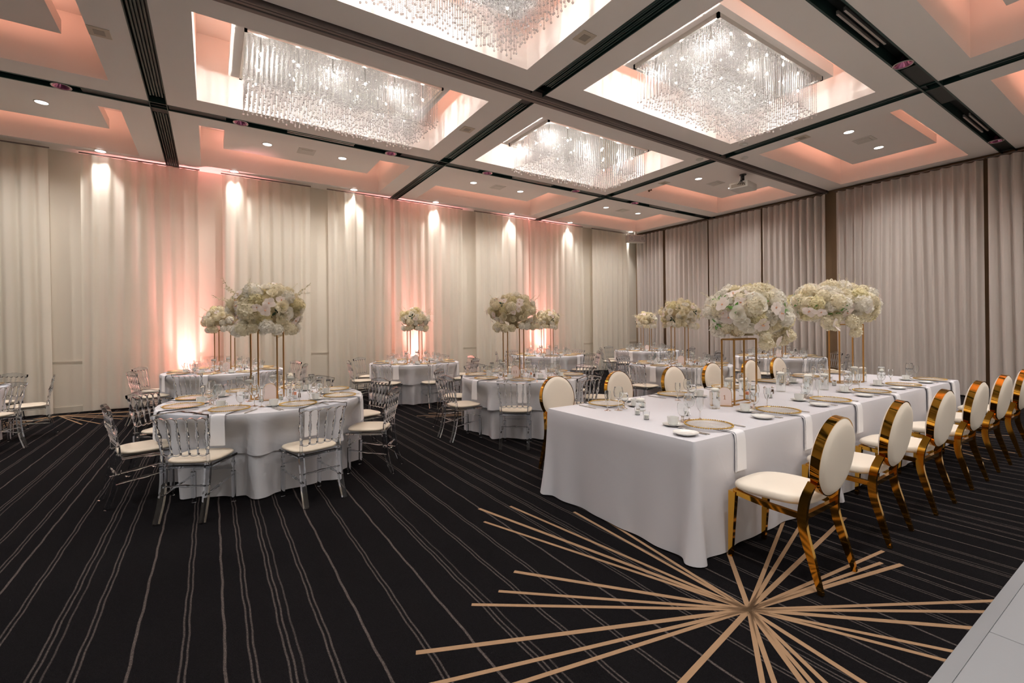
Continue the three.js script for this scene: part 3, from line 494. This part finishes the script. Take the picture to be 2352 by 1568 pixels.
// ------------------------------------------------------------------ flowers
function petal(w, l, curl, cup) { return grid(5, 5, (u, v) => { const x = (u - 0.5) * w * Math.sqrt(Math.max(0.02, 1 - (2 * (v * 0.94 + 0.04) - 1) ** 2)); return [x, v * l * (1 - 0.25 * curl * v), cup * (1 - (2 * u - 1) ** 2) * -1 * l * 0.25 + curl * l * v * v * 0.55]; }); }
function rose(R0, n = 15) {                               // nested cupped petals on a spiral
  const a = []; for (let k = 0; k < n; k++) {
    const f = k / (n - 1), r = R0 * (0.16 + 0.72 * f), h = R0 * (1.02 - 0.42 * f), half = 1.25 - 0.35 * f, flare = R0 * (0.03 + 0.42 * f * f), c = k * 2.4;
    a.push(grid(6, 4, (u, v) => { const e = (u - 0.5) * 2, th = c + e * half, top = 1 - 0.28 * e * e, vv = v * top, rad = r * Math.pow(Math.sin(Math.min(1, vv * 1.2 + 0.05) * PI / 2), 0.75) + flare * vv ** 4; return [rad * Math.sin(th), h * vv - R0 * 0.35 - R0 * 0.12 * f - flare * 0.35 * vv ** 6, rad * Math.cos(th)]; }));
  } return merge(a);
}
function floret(w) { const g = new THREE.CircleGeometry(w * 0.5, 7).rotateX(-PI / 2), p = g.attributes.position; for (let i = 1; i < p.count; i++) p.setY(i, w * (0.1 + 0.16 * Math.sin(i * 2.1))); g.computeVertexNormals(); return g; }
function puff(r, n, pw) {                                 // a ball of small rounded petals: hydrangea or carnation head
  const a = [new THREE.IcosahedronGeometry(r * 0.8, 1)]; for (let k = 0; k < n; k++) {
    const y = 1 - 1.6 * (k + 0.5) / n, ph = k * 2.39996, s2 = Math.sqrt(Math.max(0, 1 - y * y)), d = V(s2 * Math.cos(ph), y, s2 * Math.sin(ph)), rad = r * rr(0.9, 1.08);
    const g = floret(pw * rr(0.8, 1.15)); g.rotateY(rnd() * 6).rotateX(rr(-0.55, 0.55)).rotateZ(rr(-0.55, 0.55)); g.applyQuaternion(new THREE.Quaternion().setFromUnitVectors(V(0, 1, 0), d)); g.translate(d.x * rad, d.y * rad, d.z * rad); a.push(g);
  } return merge(a);
}
function orchidPetals(sz) { const a = []; [[0, 1], [72, 0.85], [144, 1.05], [216, 1.05], [288, 0.85]].forEach(([an, k]) => a.push(petal(sz * 0.56 * k, sz * 0.6 * k, 0.15, 0.15).rotateX(R(78)).rotateY(R(an)))); return merge(a); }
const F = {
  rose: [rose(0.05), rose(0.044, 13)], puff: [puff(0.052, 104, 0.023), puff(0.046, 92, 0.021), puff(0.058, 130, 0.022)], orchid: orchidPetals(0.082),
  lip: merge([new THREE.ConeGeometry(0.006, 0.013, 6).translate(0, 0.009, 0), new THREE.SphereGeometry(0.004, 6, 5).translate(0.004, 0.01, 0.003)]),
  leaf: merge([0, 1, 2].map((k) => grid(2, 4, (u, v) => { const w = Math.sin(v * PI) * 0.03 + 0.001; return [(u - 0.5) * w, v * 0.065, Math.abs(u - 0.5) * 0.01 + v * v * 0.018]; }).rotateX(R(55)).rotateY(k * 1.9))),
  spray: (() => { const a = [], c = new THREE.QuadraticBezierCurve3(V(0, 0, 0), V(0.01, 0.1, 0), V(0.07, 0.16, 0.01)); a.push(new THREE.TubeGeometry(c, 8, 0.0016, 5)); for (let k = 3; k < 22; k++) { const p = c.getPoint(k / 22); a.push(new THREE.OctahedronGeometry(0.008 - k * 0.00018, 0).translate(p.x + rr(-0.012, 0.012), p.y + rr(-0.01, 0.01), p.z + rr(-0.012, 0.012))); } return merge(a); })(),
};
function bouquet(label, x, y, z, rx, ry, rz, n, o = {}) {
  const t = thing('flower_arrangement', label, 'flowers', x, y, z, o.turn || 0, 'tall flower arrangements');
  mesh('moss_core', new THREE.IcosahedronGeometry(1, 3).scale(rx * 0.78, ry * 0.72, rz * 0.78).translate(0, ry, 0), M.moss, t);
  mesh('foam_base', cyl(0.075, 0.055, ry * 0.5, 16).translate(0, ry * 0.25, 0), M.moss, t);
  const up = V(0, 1, 0), q = new THREE.Quaternion(), q2 = new THREE.Quaternion();
  const put = (name, g, m, d, k, s) => { const b = mesh(name, g, m, t); const p = V(d.x * rx * k, ry + d.y * ry * k, d.z * rz * k); const nrm = V(d.x / rx, d.y / ry * 0.8, d.z / rz).normalize(); q.setFromUnitVectors(up, nrm); q2.setFromAxisAngle(up, rnd() * 6.28); b.position.copy(p); b.quaternion.copy(q).multiply(q2); b.scale.setScalar(s); return b; };
  const bloom = o.bloom || 1;
  for (let i = 0; i < n; i++) {
    const yy = 1 - 1.72 * (i + 0.5) / n, ph = i * 2.39996 + rr(-0.2, 0.2), s = Math.sqrt(Math.max(0, 1 - yy * yy)), d = V(s * Math.cos(ph), yy, s * Math.sin(ph)), k = rr(0.84, 1.1), w = rnd(), sc = rr(0.85, 1.3) * bloom;
    if (w < (o.roses ?? 0.36)) put('rose', F.rose[i % 2], w < 0.12 ? M.petalWhite : M.petalCream, d, Math.max(k, 0.95) + 0.06, sc * 1.05);
    else if (w < (o.roses ?? 0.36) + (o.orchids ?? 0.16)) { const b = put('orchid', F.orchid, M.petalBlush, d, k + 0.1, sc); mesh('orchid_lip', F.lip, M.lip, b); }
    else put(w > 0.9 ? 'chrysanthemum' : 'hydrangea', F.puff[i % 3], w > 0.9 ? M.petalYellow : w > 0.62 ? M.petalCream : M.petalWhite, d, k - 0.06, sc);
  }
  for (let i = 0; i < (o.skirt ?? 15); i++) {           // heads hanging over the rim of the stand
    const a = i * 2.39996 + 0.4, b = put('hydrangea', F.puff[i % 3], i % 2 ? M.petalWhite : M.petalCream, V(Math.cos(a), -0.35, Math.sin(a)), 1, rr(0.8, 1.05) * bloom), k = rr(0.74, 0.88);
    b.position.set(Math.cos(a) * rx * k, rr(-0.025, 0.03), Math.sin(a) * rz * k);
  }
  for (let i = 0; i < (o.sprays ?? 14); i++) { const a = rnd() * 6.28, e = rr(-0.2, 0.8), d = V(Math.cos(a) * Math.cos(e), Math.sin(e), Math.sin(a) * Math.cos(e)); put('blossom_spray', F.spray, M.petalCream, d, 0.98, rr(0.7, 1.1) * (o.spraySize || 1)); }
  for (let i = 0; i < (o.leaves ?? 4); i++) { const a = rnd() * 6.28, e = rr(-0.6, 0.7), d = V(Math.cos(a) * Math.cos(e), Math.sin(e), Math.sin(a) * Math.cos(e)); put('leaf_sprig', F.leaf, o.green ? M.leaf : M.darkLeaf, d, rr(0.98, 1.08), rr(0.8, 1.1)); }
  for (const [dx, dy, dz, m] of o.trail || []) for (let i = 0; i < m; i++) { const f = i / m, p = put(i % 3 === 2 ? 'orchid' : 'hydrangea', i % 3 === 2 ? F.orchid : F.puff[i % 3], i % 3 === 2 ? M.petalBlush : M.petalCream, V(0, 1, 0), 1, rr(0.75, 1.05) * bloom); p.position.set(dx + rr(-0.07, 0.07), dy - f * 0.12 + rr(-0.03, 0.03), dz + rr(-0.06, 0.06)); p.rotation.set(rr(0.5, 2.2), rnd() * 6, 0); }
  return t;
}
function stand(label, x, z, w, d, h, turn) {
  const t = thing('flower_stand', label, 'stand', x, TOP, z, turn, 'gold flower stands'), r = 0.0062, a = w / 2, b = d / 2;
  for (const [sx, sz] of [[-1, -1], [1, -1], [1, 1], [-1, 1]]) mesh('rod', box(sx * a - r, sx * a + r, 0.003, h, sz * b - r, sz * b + r), M.standGold, t);
  const ring = (y) => merge([box(-a, a, y, y + 0.011, -b - r, -b + r), box(-a, a, y, y + 0.011, b - r, b + r), box(-a - r, -a + r, y, y + 0.011, -b, b), box(a - r, a + r, y, y + 0.011, -b, b)]);
  mesh('base_ring', ring(0.001), M.standGold, t); mesh('top_ring', ring(h - 0.011), M.standGold, t);
  mesh('top_plate', box(-a, a, h, h + 0.004, -b, b), M.standGold, t);
}

// ------------------------------------------------------------------ lay one place; frame: (px, pz) at the table edge, dir towards the table middle
function layPlace(ex, ez, a, where, detail, skip = {}) {   // a: turn such that local -z points to the middle of the table
  const c = Math.cos(a), s = Math.sin(a), W = (lx, lz) => [ex + lx * c + lz * s, ez - lx * s + lz * c];
  const put = (p, label, lx, lz, y = 0, turn = 0, g) => { const [x, z] = W(lx, lz); return copyOf(p, label, x, TOP + 0.001 + y, z, a + turn, g); };
  const j = () => rr(-0.012, 0.012);
  put(P.napkin, `white napkin hanging at ${where}`, 0.01 + j(), -0.012, 0, 0, 'folded napkins');
  put(detail ? P.charger : P.chargerFar, `gold rimmed charger plate at ${where}`, j(), -0.2, 0.0115, 0, 'gold rimmed charger plates');
  put(P.wine, `tall wine glass at ${where}`, 0.102 + j() * 0.5, -0.445 + j(), 0, 0, 'stemmed wine glasses');
  put(P.goblet, `short water goblet at ${where}`, 0.0 + j() * 0.5, -0.41 + j(), 0, 0, 'water goblets');
  put(P.flute, `slim champagne glass at ${where}`, 0.192 + j() * 0.5, -0.39 + j(), 0, 0, 'champagne glasses');
  const cu = rr(-0.6, 0.6), jx = j(), jz = j();
  put(P.saucer, `white saucer at ${where}`, -0.17 + jx, -0.385 + jz, 0, 0, 'white saucers');
  put(P.cup, `white coffee cup at ${where}`, -0.17 + jx, -0.385 + jz, 0.0035, cu + 0.4, 'white coffee cups');
  if (!detail) return;
  put(P.spoon, `small spoon at ${where}`, -0.165, -0.292, 0, 1.35, 'tea spoons');
  put(P.knife, `steel table knife at ${where}`, 0.21, -0.16, 0, 0, 'table knives');
  put(P.fork, `inner table fork at ${where}`, -0.2, -0.16, 0, 0, 'table forks');
  put(P.fork, `outer table fork at ${where}`, -0.228, -0.165, 0, 0, 'table forks');
  if (detail > 1) put(P.bread, `small white bread plate at ${where}`, -0.335, -0.15, 0, 0, 'bread plates');
}

// ------------------------------------------------------------------ round tables
const names8 = ['nearest', 'near right', 'right', 'far right', 'farthest', 'far left', 'left', 'near left'];
function roundTable(x, z, base, desc, o = {}) {
  const r = o.r || 0.93, view = Math.atan2(-x, -z) * 180 / PI;      // towards the camera
  const seats = [...Array(8).keys()].map((k) => ({ th: base + 45 * k, d: (o.dist || 1.1) + rr(-0.03, 0.03) }));
  const dent = (extra) => (u) => { let m = 0; for (const q of seats) { let e = ((u * 360 - q.th) % 360 + 540) % 360 - 180; const need = r + extra - (q.d - 0.225) + 0.045; e = Math.abs(e) / 17; m = Math.max(m, need * (e < 0.78 ? 1 : Math.exp(-(((e - 0.78) / 0.3) ** 2)))); } return Math.max(0, m); };
  const cl = drape(roundPerim(r - 0.02), 216, TOP - 0.002, TOP - 0.012, o.folds || 17, 0.05, x * 3 + z, 0, 12, dent(0.004));
  solid('floor_length_tablecloth', cl, M.cloth, `white floor-length cloth on the ${desc}`, 'tablecloth', x, 0, z, 0, 'white round tablecloths');
  const ov = drape(roundPerim(r, o.square || 0.4), 216, TOP, o.over || 0.37, 9, 0.022, x + 2, 0.03, 9, dent(0));
  solid('table_overlay', ov, M.cloth, `white square overlay cloth draped over the ${desc}`, 'tablecloth', x, 0, z, 0, 'white overlay cloths');
  const taken8 = new Set();
  for (let k = 0; k < 8; k++) {
    const th = base + 45 * k, rel = ((th - view) % 360 + 360) % 360; let w = Math.round(rel / 45) % 8; while (taken8.has(w)) w = (w + 1) % 8; taken8.add(w);
    const nm = names8[w], a = R(th), d = seats[k].d, ja = R(rr(-4, 4));
    const [cx, cz] = [x + d * Math.sin(a), z + d * Math.cos(a)];
    if (!(o.skip || []).includes(k)) copyOf(clearChair, `clear acrylic chair with cream seat, ${nm} at the ${desc}`, cx, 0, cz, a + ja, 'clear acrylic chairs');
    layPlace(x + r * Math.sin(a + R(3)), z + r * Math.cos(a + R(3)), a + R(3), `the ${nm} seat of the ${desc}`, o.detail || 0);
  }
}
function centre(x, z, desc, o) {
  x += o.dx || 0; z += o.dz || 0; const tn = Math.atan2(-x, -z) + (o.turn || 0);
  stand(`four-rod gold flower stand on the ${desc}`, x, z, 0.26, 0.19, 0.735, tn - 0.35);
  bouquet(`white and cream rose arrangement above the ${desc}`, x, 1.506, z, o.rx, o.ry, o.rz || o.rx, o.n, o);
  const away = V(-x, 0, -z).normalize(), side = V(away.z, 0, -away.x);
  const at = (f, s) => [x + away.x * f + side.x * s, z + away.z * f + side.z * s];
  [[0.14, -0.17], [0.05, 0.22], [-0.2, 0.05]].forEach(([f, s], k) => { const [px, pz] = at(f, s), w = ['left', 'right', 'rear'][k]; copyOf(P.stemVase, `stemmed candle glass, ${w} of the stand on the ${desc}`, px, TOP, pz, 0, 'stemmed candle glasses'); copyOf(P.floating, `white floating candle in the ${w} stemmed glass of the ${desc}`, px, TOP + 0.19, pz, 0, 'floating candles'); });
  [[0.24, -0.06], [0.2, 0.12], [-0.1, -0.2]].forEach(([f, s], k) => { const [px, pz] = at(f, s); copyOf(P.votive, `small votive candle, ${['front left', 'front right', 'rear'][k]} of the stand on the ${desc}`, px, TOP, pz, 0, 'votive candles'); });
  { const [px, pz] = at(0.17, 0.02); tableSign(o.sign || '', `arched pale sign with gold frame standing on the ${desc}`, px, pz, tn); }
  [[P.salt, 'glass salt shaker', 0.17, 0.2], [P.pepper, 'brown pepper shaker', 0.13, 0.29], [P.caddy, 'little caddy of peach sugar packets', 0.18, 0.245]].forEach(([p, w, f, s]) => { const [px, pz] = at(f, s + 0.01); copyOf(p, `${w} on the ${desc}`, px, TOP + 0.001, pz, tn, 'shakers and sugar caddies'); });
}
const T = [
  [0.5, -5.55, 12.5, 'near left table', { r: 0.955, detail: 1, dist: 1.08 }, { rx: 0.32, ry: 0.225, n: 80, leaves: 3, bloom: 1.15, spraySize: 1.35 }],
  [0.2, -9.75, 22, 'table signed seven', {}, { rx: 0.31, ry: 0.2, n: 48, sign: '7' }],
  [-3.28, -9.0, 13, 'left edge table', {}, { rx: 0.3, ry: 0.2, n: 30 }],
  [3.65, -9.4, -3, 'middle back table', {}, { rx: 0.29, ry: 0.2, n: 46 }],
  [3.97, -5.75, 5, 'table signed eleven', { detail: 1 }, { rx: 0.34, ry: 0.24, n: 74, sign: '11', dx: -0.17, dz: -0.02, orchids: 0.26, trail: [[-0.3, 0.1, 0.1, 5], [0.28, 0.1, 0.15, 5]] }],
  [7.35, -9.55, 12, 'right glow table', {}, { rx: 0.3, ry: 0.21, n: 44 }],
  [7.5, -5.6, 5, 'table behind gold chairs', {}, { rx: 0.35, ry: 0.23, n: 62, leaves: 6 }],
  [11.0, -5.55, 10, 'right curtain table', {}, { rx: 0.3, ry: 0.2, n: 30 }],
  [11.0, -9.4, 10, 'far corner table', {}, { rx: 0.3, ry: 0.2, n: 40 }],
];
for (const [x, z, base, desc, o, c] of T) { roundTable(x, z, base, desc, o); centre(x, z, desc, c); }

// ------------------------------------------------------------------ long head table
{
  const x0 = 2.54, x1 = 8.06, z0 = -3.3, z1 = -1.8, cx = (x0 + x1) / 2, cz = (z0 + z1) / 2;
  const seatDent = (cx0, list) => (u, p) => 0;
  const seam = 4.42, noDrop = (f, side) => (u) => { const p = f(u); return [...p.slice(0, 6), p[2] * side > 0.5 ? 0 : 1]; };
  solid('long_tablecloth', drape(noDrop(rectPerim((seam - x0) / 2, (z1 - z0) / 2, 0.014), 1), 420, TOP, TOP - 0.01, 13, 0.02, 5.2, 0.07), M.satin, 'white satin cloth over the near end of the long head table', 'tablecloth', (seam + x0) / 2, 0, cz);
  solid('long_tablecloth', drape(noDrop(rectPerim((x1 - seam - 0.002) / 2, (z1 - z0) / 2 - 0.004, 0.03), -1), 420, TOP - 0.001, TOP - 0.012, 27, 0.01, 1.7, 0.045), M.satin, 'white satin cloth over the far length of the long head table', 'tablecloth', (x1 + seam + 0.002) / 2, 0, cz);
  const xsR = [3.03, 4.0, 4.95, 5.93, 6.81, 7.75], xsL = [3.12, 4.06, 5.08, 5.95, 6.9, 7.75], nth = ['first', 'second', 'third', 'fourth', 'fifth', 'sixth'];
  xsR.forEach((x, k) => copyOf(goldChair, `gold framed chair with oval cream back, ${nth[k]} in the row right of the long table`, x, 0, -1.462 + rr(-0.012, 0.012), R(rr(-2, 2)), 'gold chairs in the right row'));
  xsL.forEach((x, k) => copyOf(goldChair, `gold framed chair with oval cream back, ${nth[k]} in the row left of the long table`, x, 0, -3.645 + rr(-0.012, 0.012), PI + R(rr(-2, 2)), 'gold chairs in the left row'));
  [3.0, 3.96, 4.92, 5.88, 6.8, 7.7].forEach((x, k) => {
    layPlace(x, z1, 0, `the ${nth[k]} right seat of the long table`, 2);
    layPlace(x + 0.08, z0, PI, `the ${nth[k]} left seat of the long table`, 2);
  });
  const d = 'long table';
  stand(`near gold flower stand on the ${d}`, 4.175, -2.46, 0.37, 0.12, 0.608, 0);
  stand(`far gold flower stand on the ${d}`, 6.72, -2.55, 0.37, 0.14, 0.735, R(-20));
  bouquet(`large lush white and blush arrangement on the near stand of the ${d}`, 4.31, 1.40, -2.46, 0.37, 0.22, 0.31, 120, { green: true, leaves: 16, roses: 0.14, orchids: 0.26, bloom: 1.25, sprays: 8, skirt: 0, trail: [[-0.12, 0.03, 0.26, 4], [0.2, 0.04, 0.25, 6], [0.31, 0.02, 0.13, 5]] });
  bouquet(`large lush white and blush arrangement on the far stand of the ${d}`, 6.33, 1.53, -2.54, 0.66, 0.215, 0.38, 160, { green: true, leaves: 20, roses: 0.14, orchids: 0.26, bloom: 1.3, sprays: 9, skirt: 0, trail: [[-0.5, 0.03, 0.2, 9], [-0.28, 0.0, 0.3, 7]] });
  [[3.72, -2.42, 'mid'], [4.28, -2.63, 'tall'], [4.62, -2.68, 'mid'], [3.1, -2.72, 'low'], [5.25, -2.62, 'tall'], [5.2, -2.32, 'tall'], [5.75, -2.4, 'mid'], [6.6, -2.42, 'tall'], [6.98, -2.47, 'mid'], [7.7, -2.5, 'low']].forEach(([x, z, h], k) => {
    const p = { low: P.vaseLow, mid: P.vaseMid, tall: P.vaseTall }[h], y = { low: 0.08, mid: 0.151, tall: 0.182 }[h], w = ['first', 'second', 'third', 'fourth', 'fifth', 'sixth', 'seventh', 'eighth', 'ninth', 'tenth'][k];
    copyOf(p, `glass cylinder vase of water on the ${d}, ${w} counted by distance`, x, TOP, z, 0, 'cylinder vases'); copyOf(P.floating, `white candle floating in the ${w} cylinder vase of the ${d}`, x, TOP + y, z, 0, 'floating candles');
  });
  [[2.86, -2.45], [2.95, -2.62], [3.25, -2.36], [4.95, -2.25], [4.7, -2.45], [6.25, -2.5]].forEach(([x, z], k) => copyOf(P.votive, `small votive candle in clear glass on the ${d}, ${['first', 'second', 'third', 'fourth', 'fifth', 'sixth'][k]} from the near end`, x, TOP, z, 0, 'votive candles'));
  tableSign('1', `arched pink table sign reading one on the ${d}`, 3.9, -2.44, Math.atan2(-3.9, 2.44) + 0.1);
  [[P.salt, 'glass salt shaker', 4.92, -2.62], [P.pepper, 'brown pepper shaker', 5.0, -2.58], [P.caddy, 'little caddy of peach sugar packets', 4.48, -2.56]].forEach(([p, w, x, z]) => copyOf(p, `${w} on the ${d}`, x, TOP + 0.001, z, 0, 'shakers and sugar caddies'));
}

// ------------------------------------------------------------------ white dance floor at the lower right
{
  const t = thing('dance_floor', 'white ribbed dance floor panels at the lower right corner', 'dance floor', 0, 0, 0);
  for (let i = 0; i < 10; i++) for (let j = 0; j < 4; j++) mesh('floor_panel', new RoundedBoxGeometry(1.216, 0.02, 0.996, 2, 0.004).translate(-3.6 + i * 1.22, 0.011, -0.1 + j), M.stage, t);
  const s = new THREE.Shape(); s.moveTo(0, 0); s.lineTo(0.062, 0); s.lineTo(0.062, 0.021); s.lineTo(0, 0.003); s.closePath();
  mesh('edge_ramp', new THREE.ExtrudeGeometry(s, { depth: 12.2, bevelEnabled: false }).rotateY(-PI / 2).translate(7.99, 0.001, -0.66), M.stageRib, t);
}

// ------------------------------------------------------------------ fittings: speaker, projector, plates, detectors
{
  const t = thing('loudspeaker', 'white wall loudspeaker with two round cones in the room corner', 'speaker', 12.5, 4.56, -11.12, R(-20));
  mesh('cabinet', new RoundedBoxGeometry(0.66, 0.26, 0.22, 3, 0.015), M.plastic, t); mesh('grille', new RoundedBoxGeometry(0.62, 0.22, 0.012, 2, 0.005).translate(0, 0, 0.112), M.speakerMesh, t);
  for (const s of [-1, 1]) mesh('cone', new THREE.TorusGeometry(0.085, 0.008, 8, 28).translate(s * 0.2, 0, 0.118), M.plastic, t);
  mesh('bracket', merge([box(-0.03, 0.03, 0.12, 0.27, -0.03, 0.03), box(-0.07, 0.07, 0.255, 0.268, -0.07, 0.07)]), M.plastic, t);
}
{
  const t = thing('projector', 'white projector hung from the ceiling with loose black cables', 'projector', 9.85, 4.55, -5.68, R(8));
  mesh('body', new RoundedBoxGeometry(0.5, 0.14, 0.4, 3, 0.02), M.plastic, t);
  mesh('side_vent', merge([...Array(9).keys()].map((k) => box(0.2515, 0.254, -0.05, 0.05, -0.16 + k * 0.035, -0.145 + k * 0.035))), M.grille, t);
  mesh('mount', merge([cyl(0.03, 0.03, 0.2, 12).translate(0, 0.16, 0), box(-0.12, 0.12, 0.075, 0.09, -0.1, 0.1), cyl(0.07, 0.07, 0.015, 16).translate(0, 0.268, 0)]), M.black, t);
  for (let k = 0; k < 4; k++) mesh('cable', new THREE.TubeGeometry(new THREE.CatmullRomCurve3([V(-0.25, -0.03 + k * 0.012, 0.14 - k * 0.05), V(-0.33 - k * 0.01, 0.06, 0.1), V(-0.2, 0.14 + k * 0.02, 0.04), V(-0.02, 0.2, 0.02)]), 20, 0.006, 6), M.black, t);
  mesh('port_panel', box(-0.253, -0.2505, -0.045, 0.03, -0.15, 0.15), M.grille, t);
}
[[255, -1.02, -6.78, 'left of the left dark slot'], [0, 3.62, -3.95, 'beside the dark slot, nearest'], [0, 3.62, -6.85, 'between the left and small chandeliers'], [0, 8.83, -4.0, 'right of the right chandelier'], [0, 8.85, -7.0, 'right of the small chandelier']].forEach(([, x, z, w]) => {
  const t = thing('ceiling_plate', `beige square ceiling plate with a small grille, ${w}`, 'plate', x, CEIL, z, 0, 'beige ceiling plates');
  mesh('cover', new RoundedBoxGeometry(0.2, 0.008, 0.2, 2, 0.003).translate(0, -0.004, 0), M.plate, t); mesh('grille', box(-0.05, 0.05, -0.0105, -0.0075, -0.05, 0.05), M.grille, t);
});
[[8.22, -4.72, 'right of the right chandelier'], [8.9, -5.1, 'beside the partition track'], [8.2, -5.62, 'right of the small chandelier']].forEach(([x, z, w]) => {
  const t = thing('smoke_detector', `round white ceiling detector, ${w}`, 'detector', x, CEIL, z, 0, 'ceiling detectors');
  mesh('base', cyl(0.07, 0.07, 0.012, 24).translate(0, -0.006, 0), M.plastic, t); mesh('dome', lathe([[0, -0.034], [0.03, -0.032], [0.05, -0.022], [0.055, -0.012]], 20), M.plastic, t);
});
[[9.55, -7.88, 'in the tray beside the projector']].forEach(([x, z, w]) => {
  const t = thing('wall_sprinkler', `small bronze sprinkler head ${w}`, 'sprinkler', x, 5.02, -8.03, 0);
  mesh('escutcheon', cyl(0.035, 0.035, 0.012, 16).rotateX(PI / 2).translate(0, 0, 0.006), M.pepper, t); mesh('head', merge([cyl(0.012, 0.012, 0.07, 10).rotateX(PI / 2).translate(0, 0, 0.045), cyl(0.024, 0.024, 0.004, 12).rotateX(PI / 2).translate(0, 0, 0.08)]), M.pepper, t);
});

// ------------------------------------------------------------------ shadows on, draw
scene.traverse((o) => { if (o.isMesh) { o.castShadow = true; o.receiveShadow = true; } if (o.isLight && !o.isRectAreaLight) { o.castShadow = true; } });
renderer.render(scene, camera);
